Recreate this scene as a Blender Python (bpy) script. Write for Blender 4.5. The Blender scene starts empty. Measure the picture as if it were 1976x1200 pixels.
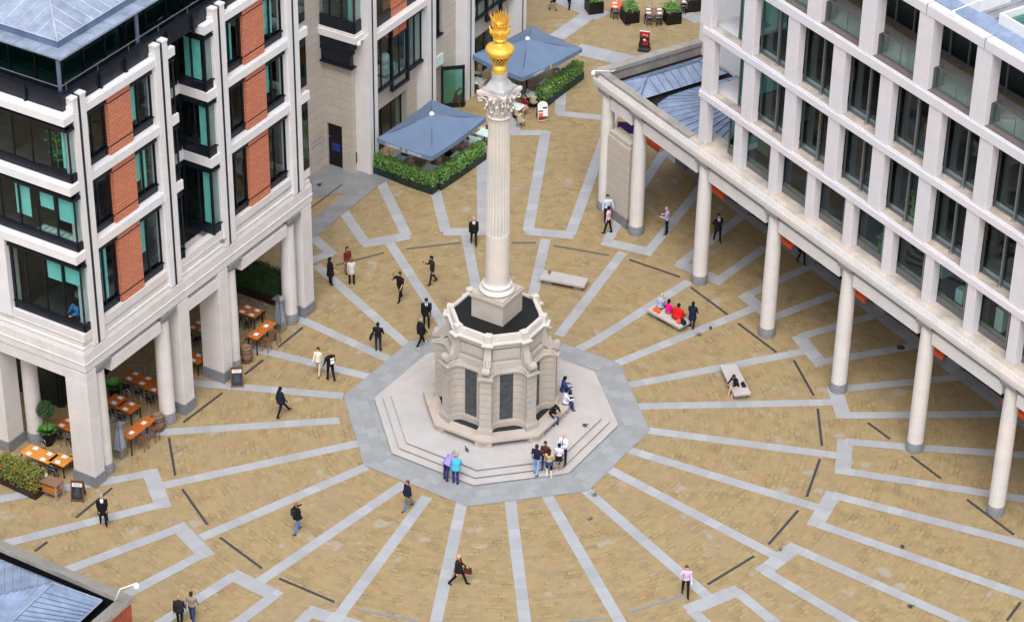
import bpy, bmesh, math, random
import numpy as np
from mathutils import Vector, Matrix
R=math.radians; PI=math.pi
random.seed(11); RS=np.random.RandomState(5)
SC=bpy.context.scene; COL=SC.collection
# ---------------- camera (calibrated on the octagonal steps, ring paving and building verticals)
IMW,IMH=1976,1200
F_PX,PITCH,ROLL=5088.07,R(33.2769),R(0.90273)
CAMPOS=Vector((0.7436,-107.6334,76.7855)); PHI=R(170.8644)
_fw=Vector((0,math.cos(PITCH),-math.sin(PITCH))); _up0=Vector((0,math.sin(PITCH),math.cos(PITCH))); _rt0=Vector((1,0,0))
_rt=_rt0*math.cos(ROLL)+_up0*math.sin(ROLL); _up=-_rt0*math.sin(ROLL)+_up0*math.cos(ROLL)
cd=bpy.data.cameras.new('camera'); cam=bpy.data.objects.new('camera',cd); COL.objects.link(cam)
M3=Matrix((_rt,_up,-_fw)).transposed(); cam.matrix_world=Matrix.Translation(CAMPOS)@M3.to_4x4()
cd.sensor_width=36; cd.lens=36*F_PX/IMW; cd.clip_start=1; cd.clip_end=2000
SC.camera=cam
def at(x,y,z=0.0):
    "ground (or level z) point under photo pixel x,y"
    d=_fw+_rt*((x-IMW/2)/F_PX)+_up*((IMH/2-y)/F_PX)
    return CAMPOS+d*((z-CAMPOS.z)/d.z)
# ---------------- light: bright overcast
w=bpy.data.worlds.new("World"); SC.world=w; w.use_nodes=True
nt=w.node_tree; sk=nt.nodes.new('ShaderNodeTexSky'); sk.sky_type='NISHITA'; sk.sun_disc=False
SUN_EL,SUN_AZ=R(60),R(183)      # azimuth measured clockwise from +y: light comes from behind the camera, a little left
sk.sun_elevation=SUN_EL; sk.sun_rotation=SUN_AZ; sk.air_density=1.0; sk.dust_density=4.0; sk.ozone_density=1.0
hs=nt.nodes.new('ShaderNodeHueSaturation'); hs.inputs['Saturation'].default_value=.5; nt.links.new(sk.outputs[0],hs.inputs['Color']); nt.links.new(hs.outputs[0],nt.nodes['Background'].inputs[0]); nt.nodes['Background'].inputs[1].default_value=0.15
sd=bpy.data.lights.new('sun','SUN'); sd.energy=.8; sd.angle=R(35); sd.color=(1,.965,.92)
so=bpy.data.objects.new('sun',sd); COL.objects.link(so)
_sv=Vector((math.sin(SUN_AZ)*math.cos(SUN_EL),math.cos(SUN_AZ)*math.cos(SUN_EL),math.sin(SUN_EL)))
so.rotation_euler=_sv.to_track_quat('Z','Y').to_euler(); so.location=_sv*150
SC.view_settings.view_transform='Standard'; SC.view_settings.look='None'; SC.view_settings.gamma=1; SC.view_settings.exposure=0.68
SC.render.engine='CYCLES'
cy=SC.cycles; cy.use_denoising=True; cy.max_bounces=6; cy.diffuse_bounces=3; cy.glossy_bounces=3; cy.transparent_max_bounces=8; cy.caustics_reflective=False; cy.caustics_refractive=False

# ---------------- mesh builder
class MB:
    def __init__(s): s.v=[]; s.f=[]; s.m=[]; s.uv=None; s.smooth=[]
    def add(s,vs,fs,mi=0,sm=False):
        o=len(s.v); s.v+= [tuple(v) for v in vs]
        for f in fs: s.f.append(tuple(i+o for i in f)); s.m.append(mi); s.smooth.append(sm)
        return s
    def box(s,x0,x1,y0,y1,z0,z1,mi=0):
        if x0>x1:x0,x1=x1,x0
        if y0>y1:y0,y1=y1,y0
        if z0>z1:z0,z1=z1,z0
        return s.add([(x0,y0,z0),(x1,y0,z0),(x1,y1,z0),(x0,y1,z0),(x0,y0,z1),(x1,y0,z1),(x1,y1,z1),(x0,y1,z1)],
          [(3,2,1,0),(4,5,6,7),(0,1,5,4),(1,2,6,5),(2,3,7,6),(3,0,4,7)],mi)
    def prism(s,poly,z0,z1,mi=0,cap0=True,cap1=True,sm=False):
        n=len(poly); vs=[(p[0],p[1],z0) for p in poly]+[(p[0],p[1],z1) for p in poly]
        fs=[(i,(i+1)%n,n+(i+1)%n,n+i) for i in range(n)]
        s.add(vs,fs,mi,sm)
        if cap1: s.add([(p[0],p[1],z1) for p in poly],[tuple(range(n))],mi)
        if cap0: s.add([(p[0],p[1],z0) for p in poly],[tuple(range(n))[::-1]],mi)
        return s
    def rings(s,rings,mi=0,closed=True,cap=True,sm=False):
        n=len(rings[0]); vs=[p for r in rings for p in r]; fs=[]
        for k in range(len(rings)-1):
            for i in range(n if closed else n-1):
                j=(i+1)%n; fs.append((k*n+i,k*n+j,(k+1)*n+j,(k+1)*n+i))
        s.add(vs,fs,mi,sm)
        if cap and closed:
            s.add(rings[0],[tuple(range(n))[::-1]],mi); s.add(rings[-1],[tuple(range(n))],mi)
        return s
    def lathe(s,prof,cx=0,cy=0,n=32,mi=0,sm=True,cap=True):
        rs=[[(cx+r*math.cos(2*PI*i/n),cy+r*math.sin(2*PI*i/n),z) for i in range(n)] for r,z in prof]
        return s.rings(rs,mi,True,cap,sm)
    def tube(s,pts,r,n=8,mi=0,sm=True):
        pts=[Vector(p) for p in pts]; rr=r if isinstance(r,(list,tuple)) else [r]*len(pts); rings=[]
        for i,p in enumerate(pts):
            a=pts[max(0,i-1)]; b=pts[min(len(pts)-1,i+1)]; t=(b-a).normalized()
            q=Vector((0,0,1)) if abs(t.z)<.9 else Vector((1,0,0))
            u=t.cross(q).normalized(); v=t.cross(u)
            rings.append([tuple(p+(u*math.cos(2*PI*k/n)+v*math.sin(2*PI*k/n))*rr[i]) for k in range(n)][::-1])
        return s.rings(rings,mi,True,True,sm)
    def bar(s,a,b,w,h,mi=0):
        "square bar from a to b (w sideways, h up)"
        a=Vector(a);b=Vector(b);t=(b-a).normalized(); q=Vector((0,0,1)) if abs(t.z)<.95 else Vector((0,1,0))
        u=t.cross(q).normalized()*w/2; v=u.cross(t).normalized()*h/2
        r=lambda p:[tuple(p-u-v),tuple(p+u-v),tuple(p+u+v),tuple(p-u+v)]
        return s.rings([r(a)[::-1],r(b)[::-1]],mi)
    def ball(s,c,rx,ry,rz,nu=12,nv=8,mi=0,sm=True):
        rs=[]
        for j in range(nv+1):
            t=-PI/2+PI*j/nv; k=max(math.cos(t),.02)
            rs.append([(c[0]+rx*k*math.cos(2*PI*i/nu),c[1]+ry*k*math.sin(2*PI*i/nu),c[2]+rz*math.sin(t)) for i in range(nu)])
        return s.rings(rs,mi,True,True,sm)
    def build(s,name,mats,parent=None,loc=None,rot=0,bevel=0,uv=None):
        me=bpy.data.meshes.new(name); me.from_pydata(s.v,[],s.f)
        if not isinstance(mats,(list,tuple)): mats=[mats]
        for m in mats: me.materials.append(m)
        me.polygons.foreach_set('material_index',s.m); me.polygons.foreach_set('use_smooth',s.smooth)
        if uv is not None:
            l=me.uv_layers.new(name='UVMap'); l.data.foreach_set('uv',np.asarray(uv,dtype=np.float32).ravel())
        me.update()
        o=bpy.data.objects.new(name,me); COL.objects.link(o)
        if parent: o.parent=parent
        if loc is not None: o.location=loc
        o.rotation_euler[2]=rot
        if bevel:
            b=o.modifiers.new('b','BEVEL'); b.width=bevel; b.segments=1; b.limit_method='ANGLE'; b.angle_limit=R(50)
        return o
def tag(o,label=None,cat=None,group=None,kind=None):
    if label:o['label']=label
    if cat:o['category']=cat
    if group:o['group']=group
    if kind:o['kind']=kind
    return o
def empty(name,loc=(0,0,0),rot=0,label=None,cat=None,group=None):
    o=bpy.data.objects.new(name,None); COL.objects.link(o); o.location=loc; o.rotation_euler[2]=rot; o.empty_display_size=.3
    return tag(o,label,cat,group)
def copy_tree(o,parent=None):
    c=o.copy(); COL.objects.link(c); c.parent=parent
    for ch in list(o.children): copy_tree(ch,c)
    return c
def text_mesh(s,size,depth=.004,font_align='CENTER'):
    cu=bpy.data.curves.new('lettering','FONT'); cu.body=s; cu.size=size; cu.extrude=depth; cu.align_x=font_align; cu.align_y='CENTER'
    o=bpy.data.objects.new('lettering',cu); COL.objects.link(o)
    dg=bpy.context.evaluated_depsgraph_get(); me=bpy.data.meshes.new_from_object(o.evaluated_get(dg))
    bpy.data.objects.remove(o); return me
def lettering(s,size,mat,parent,mtx,name='lettering'):
    me=text_mesh(s,size); me.materials.clear(); me.materials.append(mat); me.transform(mtx)
    o=bpy.data.objects.new(name,me); COL.objects.link(o); o.parent=parent; return o

# ---------------- materials
def nodes(name):
    m=bpy.data.materials.new(name); m.use_nodes=True; n=m.node_tree.nodes; l=m.node_tree.links
    return m,n,l,n['Principled BSDF']
def mth(n,l,op,a,b=None,c=None):
    x=n.new('ShaderNodeMath'); x.operation=op
    for i,v in enumerate((a,b,c)):
        if v is None: continue
        if isinstance(v,(int,float)): x.inputs[i].default_value=v
        else: l.new(v,x.inputs[i])
    return x.outputs[0]
def mix(n,l,fac,a,b,mode='MIX'):
    x=n.new('ShaderNodeMix'); x.data_type='RGBA'; x.blend_type=mode
    for i,v in ((0,fac),(6,a),(7,b)):
        if isinstance(v,(int,float)): x.inputs[i].default_value=v
        elif isinstance(v,(tuple,list)): x.inputs[i].default_value=(*v[:3],1)
        else: l.new(v,x.inputs[i])
    return x.outputs[2]
def noise(n,l,vec,scale,detail=3,rough=.55):
    x=n.new('ShaderNodeTexNoise'); x.inputs['Scale'].default_value=scale; x.inputs['Detail'].default_value=detail; x.inputs['Roughness'].default_value=rough
    if vec is not None: l.new(vec,x.inputs['Vector'])
    return x.outputs['Fac']
def ramp(n,l,fac,p0,p1,c0=(0,0,0),c1=(1,1,1)):
    x=n.new('ShaderNodeValToRGB'); x.color_ramp.elements[0].position=p0; x.color_ramp.elements[1].position=p1
    x.color_ramp.elements[0].color=(*c0,1); x.color_ramp.elements[1].color=(*c1,1); l.new(fac,x.inputs[0]); return x.outputs[0]
def bump(n,l,bs,h,strength=.3,dist=.02):
    b=n.new('ShaderNodeBump'); b.inputs['Strength'].default_value=strength; b.inputs['Distance'].default_value=dist
    l.new(h,b.inputs['Height']); l.new(b.outputs[0],bs.inputs['Normal'])
def plain(name,col,rough=.6,metal=0,var=.12,scale=6,spec=.4):
    m,n,l,b=nodes(name); g=n.new('ShaderNodeNewGeometry')
    f=noise(n,l,g.outputs['Position'],scale)
    c=mix(n,l,ramp(n,l,f,.3,.7),tuple(k*(1-var) for k in col),tuple(min(1,k*(1+var)) for k in col))
    l.new(c,b.inputs['Base Color']); b.inputs['Roughness'].default_value=rough; b.inputs['Metallic'].default_value=metal
    b.inputs['Specular IOR Level'].default_value=spec
    return m
def stone(name,col,course=.6,length=1.3,mortar=.012,stain=.25,joint=.55,hue=.12):
    "dressed stone: ashlar joints on vertical faces, blotches and weathering"
    m,n,l,b=nodes(name); tc=n.new('ShaderNodeTexCoord'); sp=n.new('ShaderNodeSeparateXYZ'); l.new(tc.outputs['Object'],sp.inputs[0])
    cb=n.new('ShaderNodeCombineXYZ'); l.new(mth(n,l,'ADD',sp.outputs[0],sp.outputs[1]),cb.inputs[0]); l.new(sp.outputs[2],cb.inputs[1])
    br=n.new('ShaderNodeTexBrick'); l.new(cb.outputs[0],br.inputs['Vector']); br.inputs['Scale'].default_value=1; br.inputs['Brick Width'].default_value=length; br.inputs['Row Height'].default_value=course
    br.inputs['Mortar Size'].default_value=mortar; br.inputs['Mortar Smooth'].default_value=.3; br.inputs['Bias'].default_value=0
    warm=(col[0]*1.04,col[1]*(1-hue*.35),col[2]*(1-hue*.6)); cool=(col[0]*(1-hue*.6),col[1]*(1-hue*.45),col[2]*(1-hue*.2))
    br.inputs['Color1'].default_value=(*warm,1); br.inputs['Color2'].default_value=(*cool,1); br.inputs['Mortar'].default_value=(col[0]*joint,col[1]*joint,col[2]*joint*.97,1)
    g=n.new('ShaderNodeNewGeometry')
    f1=noise(n,l,g.outputs['Position'],1.1,5); f2=noise(n,l,g.outputs['Position'],14,3)
    mp=n.new('ShaderNodeMapping'); mp.inputs['Scale'].default_value=(3,3,.35); l.new(g.outputs['Position'],mp.inputs[0]); f3=noise(n,l,mp.outputs[0],1.6,4)
    c=mix(n,l,ramp(n,l,f1,.35,.72),br.outputs['Color'],tuple(k*(1-stain*.7) for k in col))
    c=mix(n,l,mth(n,l,'MULTIPLY',ramp(n,l,f3,.56,.82),stain*1.0),c,(col[0]*.55,col[1]*.5,col[2]*.44))
    c=mix(n,l,.35,c,ramp(n,l,f2,.2,.8,(.62,.62,.62),(1,1,1)),'MULTIPLY')
    l.new(c,b.inputs['Base Color']); b.inputs['Roughness'].default_value=.85; b.inputs['Specular IOR Level'].default_value=.2
    bump(n,l,b,f2,.25,.01); return m
def wedge_vec(n,l,step,off):
    "rotate the ground coordinates so each sector of the paving runs radially"
    g=n.new('ShaderNodeNewGeometry'); sp=n.new('ShaderNodeSeparateXYZ'); l.new(g.outputs['Position'],sp.inputs[0])
    a=mth(n,l,'SUBTRACT',mth(n,l,'ARCTAN2',sp.outputs[1],sp.outputs[0]),off)
    k=mth(n,l,'FLOOR',mth(n,l,'DIVIDE',a,step))
    ca=mth(n,l,'ADD',mth(n,l,'MULTIPLY',mth(n,l,'ADD',k,.5),step),off)
    vr=n.new('ShaderNodeVectorRotate'); vr.rotation_type='Z_AXIS'; l.new(g.outputs['Position'],vr.inputs['Vector']); l.new(mth(n,l,'MULTIPLY',ca,-1),vr.inputs['Angle'])
    s2=n.new('ShaderNodeSeparateXYZ'); l.new(vr.outputs[0],s2.inputs[0]); cb=n.new('ShaderNodeCombineXYZ'); l.new(s2.outputs[1],cb.inputs[0]); l.new(s2.outputs[0],cb.inputs[1])
    l.new(mth(n,l,'MULTIPLY',k,3.7),cb.inputs[2])
    return cb.outputs[0],g.outputs['Position']
def brick(n,l,vec,w,h,mort,c1,c2,cm,smooth=.2,bias=0):
    br=n.new('ShaderNodeTexBrick'); l.new(vec,br.inputs['Vector']); br.inputs['Scale'].default_value=1; br.inputs['Brick Width'].default_value=w; br.inputs['Row Height'].default_value=h
    br.inputs['Mortar Size'].default_value=mort; br.inputs['Mortar Smooth'].default_value=smooth; br.inputs['Bias'].default_value=bias
    for k,c in (('Color1',c1),('Color2',c2),('Mortar',cm)): br.inputs[k].default_value=(*c,1)
    return br
def sett_mat():
    m,n,l,b=nodes('yorkstone_setts'); v,pos=wedge_vec(n,l,R(15),PHI)
    wob=n.new('ShaderNodeTexNoise'); wob.inputs['Scale'].default_value=1.7; wob.inputs['Detail'].default_value=2; l.new(v,wob.inputs['Vector'])
    va=n.new('ShaderNodeVectorMath'); va.operation='MULTIPLY_ADD'; l.new(wob.outputs['Color'],va.inputs[0]); va.inputs[1].default_value=(.20,.13,0); l.new(v,va.inputs[2]); v=va.outputs[0]
    br=brick(n,l,v,.40,.25,.020,(.385,.293,.150),(.275,.205,.112),(.135,.10,.056),.75)
    br2=brick(n,l,v,.40,.25,.0,(0,0,0),(1,1,1),(0,0,0),0)
    big=noise(n,l,pos,.35,4); med=noise(n,l,pos,1.3,4); fine=noise(n,l,pos,25,2)
    flat=mix(n,l,br2.outputs['Color'],(.372,.286,.150),(.315,.24,.124))
    c=mix(n,l,ramp(n,l,med,.46,.64),flat,br.outputs['Color'])                     # joints sanded over in places
    c=mix(n,l,mth(n,l,'MULTIPLY',ramp(n,l,big,.48,.66),.55),c,(.33,.255,.16))
    gp=noise(n,l,pos,.62,2); sel=mth(n,l,'MULTIPLY',ramp(n,l,gp,.63,.68),mth(n,l,'GREATER_THAN',br2.outputs['Color'],.42))
    c=mix(n,l,mth(n,l,'MULTIPLY',sel,.75),c,(.38,.345,.285))                       # replaced greyer setts
    pk=noise(n,l,pos,.9,2); c=mix(n,l,mth(n,l,'MULTIPLY',ramp(n,l,pk,.58,.7),.35),c,(.42,.22,.12))
    st=noise(n,l,pos,3.1,5); c=mix(n,l,mth(n,l,'MULTIPLY',ramp(n,l,st,.55,.75),.5),c,(.23,.17,.10))
    c=mix(n,l,.3,c,ramp(n,l,fine,.2,.8,(.6,.6,.6),(1,1,1)),'MULTIPLY')
    l.new(c,b.inputs['Base Color']); b.inputs['Roughness'].default_value=.8; b.inputs['Specular IOR Level'].default_value=.25
    bump(n,l,b,mth(n,l,'ADD',br.outputs['Fac'],mth(n,l,'MULTIPLY',fine,-.4)),-.35,.01); return m
def slab_mat(name,uvmode,w=.78,h=.62,col=(.325,.345,.36)):
    m,n,l,b=nodes(name)
    if uvmode: tc=n.new('ShaderNodeTexCoord'); v=tc.outputs['UV']; g=n.new('ShaderNodeNewGeometry'); pos=g.outputs['Position']
    else: v,pos=wedge_vec(n,l,R(45),PHI)
    br=brick(n,l,v,w,h,.006,tuple(k*1.08 for k in col),tuple(k*.86 for k in col),tuple(k*.6 for k in col),.3)
    f=noise(n,l,pos,1.4,5); f2=noise(n,l,pos,18,2)
    c=mix(n,l,mth(n,l,'MULTIPLY',ramp(n,l,f,.4,.7),.45),br.outputs['Color'],tuple(k*.78 for k in col))
    c=mix(n,l,.3,c,ramp(n,l,f2,.2,.8,(.65,.65,.65),(1,1,1)),'MULTIPLY')
    l.new(c,b.inputs['Base Color']); b.inputs['Roughness'].default_value=.55; b.inputs['Specular IOR Level'].default_value=.4; return m
def brickwork(name,c1,c2,cm,w=.30,h=.10,m_=.006):
    m,n,l,b=nodes(name); tc=n.new('ShaderNodeTexCoord'); sp=n.new('ShaderNodeSeparateXYZ'); l.new(tc.outputs['Object'],sp.inputs[0])
    cb=n.new('ShaderNodeCombineXYZ'); l.new(mth(n,l,'ADD',sp.outputs[0],sp.outputs[1]),cb.inputs[0]); l.new(sp.outputs[2],cb.inputs[1])
    br=brick(n,l,cb.outputs[0],w,h,m_,c1,c2,cm); g=n.new('ShaderNodeNewGeometry'); f=noise(n,l,g.outputs['Position'],3,4)
    c=mix(n,l,mth(n,l,'MULTIPLY',ramp(n,l,f,.45,.75),.4),br.outputs['Color'],tuple(k*.75 for k in c1)); l.new(c,b.inputs['Base Color']); b.inputs['Roughness'].default_value=.75; b.inputs['Specular IOR Level'].default_value=.2
    bump(n,l,b,br.outputs['Fac'],-.3,.008); return m
def glass_mat(name,tint=(.80,.88,.87),refl=.0,rough=.02):
    m=bpy.data.materials.new(name); m.use_nodes=True; n=m.node_tree.nodes; l=m.node_tree.links; n.clear()
    o=n.new('ShaderNodeOutputMaterial'); t=n.new('ShaderNodeBsdfTransparent'); t.inputs[0].default_value=(*tint,1)
    g=n.new('ShaderNodeBsdfGlossy'); g.inputs['Roughness'].default_value=rough; g.inputs['Color'].default_value=(.9,.95,1,1)
    lw=n.new('ShaderNodeLayerWeight'); lw.inputs['Blend'].default_value=.5; frs=mth(n,l,'ADD',mth(n,l,'MULTIPLY',mth(n,l,'POWER',lw.outputs['Facing'],5),.9),.028)
    # a slight waviness so the reflections are not perfectly flat
    ge=n.new('ShaderNodeNewGeometry'); nz=noise(n,l,ge.outputs['Position'],.9,2); b=n.new('ShaderNodeBump'); b.inputs['Strength'].default_value=.03; b.inputs['Distance'].default_value=.03; l.new(nz,b.inputs['Height']); l.new(b.outputs[0],g.inputs['Normal'])
    x=n.new('ShaderNodeMixShader'); l.new(mth(n,l,'MINIMUM',mth(n,l,'ADD',frs,refl),1),x.inputs[0]); l.new(t.outputs[0],x.inputs[1]); l.new(g.outputs[0],x.inputs[2]); l.new(x.outputs[0],o.inputs[0]); return m
def zinc_mat(name,col,rough=.42):
    m,n,l,b=nodes(name); g=n.new('ShaderNodeNewGeometry'); mp=n.new('ShaderNodeMapping'); mp.inputs['Scale'].default_value=(1,1,.4); l.new(g.outputs['Position'],mp.inputs[0])
    f=noise(n,l,mp.outputs[0],1.2,6,.65); f2=noise(n,l,g.outputs['Position'],9,3)
    c=mix(n,l,ramp(n,l,f,.35,.7),tuple(k*.72 for k in col),tuple(min(1,k*1.18) for k in col)); c=mix(n,l,.3,c,ramp(n,l,f2,.3,.7,(.7,.7,.7),(1,1,1)),'MULTIPLY')
    l.new(c,b.inputs['Base Color']); b.inputs['Roughness'].default_value=rough; b.inputs['Metallic'].default_value=.35; return m
def leaf_mat(name,c1,c2,c3):
    m,n,l,b=nodes(name); g=n.new('ShaderNodeNewGeometry'); f=noise(n,l,g.outputs['Position'],3.0,3); r=g.outputs['Random Per Island']
    c=mix(n,l,r,c1,c2); c=mix(n,l,mth(n,l,'MULTIPLY',ramp(n,l,f,.45,.65),.7),c,c3); l.new(c,b.inputs['Base Color']); b.inputs['Roughness'].default_value=.6
    b.inputs['Subsurface Weight'].default_value=0; return m
MT={}
MT['setts']=sett_mat()
MT['band']=slab_mat('granite_band',True,.74,2.0,(.40,.415,.44))
MT['ring']=slab_mat('granite_ring',False,.80,.55)
MT['slabs']=slab_mat('granite_slabs',True,.9,.6,(.26,.27,.285))
MT['white_stone']=stone('white_portland_stone',(.83,.835,.85),1.15,3.6,.008,.16,.72,.10)
MT['pier_stone']=stone('facade_pier_stone',(.77,.765,.815),1.3,6,.008,.12,.7,.08)
MT['cream_stone']=stone('cream_portland_stone',(.77,.755,.74),1.1,2.4,.008,.2,.72,.12)
MT['rust_stone']=stone('coursed_limestone',(.60,.56,.50),.58,30,.014,.22,.42,.14)
MT['monument']=stone('monument_stone',(.52,.485,.44),.9,2.2,.006,.26,.8,.14)
MT['monument_light']=stone('monument_upper_stone',(.69,.665,.62),1.2,4,.004,.22,.85,.12)
MT['step_stone']=stone('step_stone',(.52,.51,.50),3,1.6,.006,.22,.75,.1)
MT['weathered']=stone('weathered_coping',(.42,.40,.37),2,1.4,.01,.5,.5,.12)
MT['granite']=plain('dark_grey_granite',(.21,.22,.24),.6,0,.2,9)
MT['joint']=plain('dark_joint_stone',(.17,.145,.12),.9,0,.3,6)  # dark brownish stone for the grooves between courses
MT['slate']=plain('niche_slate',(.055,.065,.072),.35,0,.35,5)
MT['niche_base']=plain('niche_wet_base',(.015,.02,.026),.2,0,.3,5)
MT['black']=plain('black_roof_felt',(.004,.004,.005),.5,0,.4,2)
MT['zinc']=zinc_mat('zinc_roof',(.33,.42,.60))
MT['zinc_light']=zinc_mat('pale_lead_roof',(.40,.47,.61))
MT['lead_grey']=plain('lead_grey',(.42,.425,.44),.65,0,.12,4)
MT['ledge']=stone('grimy_ledge',(.62,.57,.50),2,1.5,.01,.6,.6,.12)
MT['seam_pale']=zinc_mat('pale_seam',(.58,.64,.76))
MT['roof_grey']=zinc_mat('grey_roof_sheet',(.38,.37,.38),.6)
MT['fin']=plain('grey_window_fin',(.22,.225,.24),.4,.4,.1,5)
MT['plank']=plain('terrace_plank',(.17,.14,.135),.7,0,.2,9)
MT['zinc_dark']=zinc_mat('blue_zinc',(.17,.235,.36))
MT['navy']=plain('navy_metal',(.012,.016,.026),.35,.3,.3,3)
MT['steel']=plain('brushed_steel',(.45,.46,.48),.3,.9,.1,6)
MT['grey_metal']=plain('grey_window_frame',(.16,.165,.17),.4,.3,.1,5)
MT['dark_metal']=plain('dark_window_frame',(.03,.032,.035),.4,.3,.2,5)
MT['glass']=glass_mat('window_glass')
MT['glass_teal']=glass_mat('teal_glass',(.52,.84,.77),.05)
MT['glass_clear']=glass_mat('balustrade_glass',(.84,.95,.92),.02)
MT['terracotta']=brickwork('terracotta_tiles',(.64,.24,.145),(.56,.20,.115),(.33,.12,.08),.46,.17,.016)
MT['red_brick']=brickwork('red_brick',(.52,.10,.04),(.33,.055,.025),(.20,.13,.09),.23,.078,.010)
MT['blind']=plain('turquoise_blind',(.34,.88,.84),.7,0,.08,2)
MT['blind_white']=plain('pale_blind',(.62,.80,.78),.7,0,.06,2)
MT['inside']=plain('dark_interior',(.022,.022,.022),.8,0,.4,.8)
MT['inside_light']=plain('interior_partition',(.30,.31,.27),.7,0,.3,.7)
MT['carpet']=plain('office_carpet',(.06,.06,.065),.9,0,.3,1)
MT['wood']=plain('orange_oak',(.50,.13,.022),.45,0,.22,14)
MT['wood_honey']=plain('honey_oak',(.62,.25,.04),.45,0,.15,14)  # paler, yellower oak than the orange tables
MT['wood_dark']=plain('brown_wood',(.16,.06,.03),.55,0,.25,12)
MT['wood_old']=plain('weathered_wood',(.23,.13,.085),.7,0,.25,14)
MT['white']=plain('white_china',(.82,.82,.84),.4,0,.04,8)
MT['paper']=plain('white_paper',(.80,.80,.80),.7,0,.04,8)
MT['board']=plain('chalkboard',(.02,.024,.03),.6,0,.4,14)
MT['chair_black']=plain('black_chair',(.015,.013,.012),.45,0,.3,8)
MT['wicker']=plain('cream_wicker',(.55,.43,.29),.7,0,.2,30)
MT['parasol']=plain('grey_blue_canvas',(.135,.20,.315),.75,0,.07,1.2)
MT['orange']=plain('orange_canvas',(.80,.115,.03),.6,0,.1,3)
MT['hedge']=leaf_mat('box_hedge_leaves',(.10,.24,.05),(.20,.38,.09),(.27,.42,.13))
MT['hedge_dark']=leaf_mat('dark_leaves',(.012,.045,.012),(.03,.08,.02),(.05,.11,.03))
MT['hedge_autumn']=leaf_mat('mixed_hedge_leaves',(.09,.20,.03),(.30,.27,.05),(.34,.14,.04))
MT['leaf_bright']=leaf_mat('bright_plant_leaves',(.05,.22,.03),(.10,.34,.05),(.14,.36,.08))
MT['planter']=plain('dark_green_planter',(.012,.028,.028),.5,0,.2,4)
MT['planter_brown']=plain('brown_planter',(.03,.014,.012),.5,0,.3,6)
MT['soil']=plain('soil',(.03,.02,.012),.95,0,.3,14)
MT['drain']=plain('drain_grating',(.06,.062,.07),.6,.2,.3,20)
MT['drain_mid']=plain('worn_drain_grating',(.14,.13,.115),.5,.2,.3,25)
MT['drain_light']=plain('pale_drain_grating',(.26,.28,.31),.5,.2,.3,25)
MT['lamp_white']=plain('white_enamel',(.78,.79,.82),.35,0,.04,5)
MT['gravel']=plain('brown_pebbles',(.25,.17,.10),.9,0,.7,28)
MT['terrace']=stone('terrace_paving',(.52,.49,.48),.6,.6,.012,.3,.5,.1)
def gold_mat():
    m,n,l,b=nodes('gilding'); g=n.new('ShaderNodeNewGeometry'); f=noise(n,l,g.outputs['Position'],7,4)
    l.new(mix(n,l,ramp(n,l,f,.3,.7),(1.0,.52,.05),(1.0,.68,.14)),b.inputs['Base Color']); b.inputs['Metallic'].default_value=.55; b.inputs['Roughness'].default_value=.36; return m
MT['gold']=gold_mat()
MT['bronze_dark']=plain('dark_bronze',(.10,.04,.012),.4,.6,.3,8)
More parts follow.
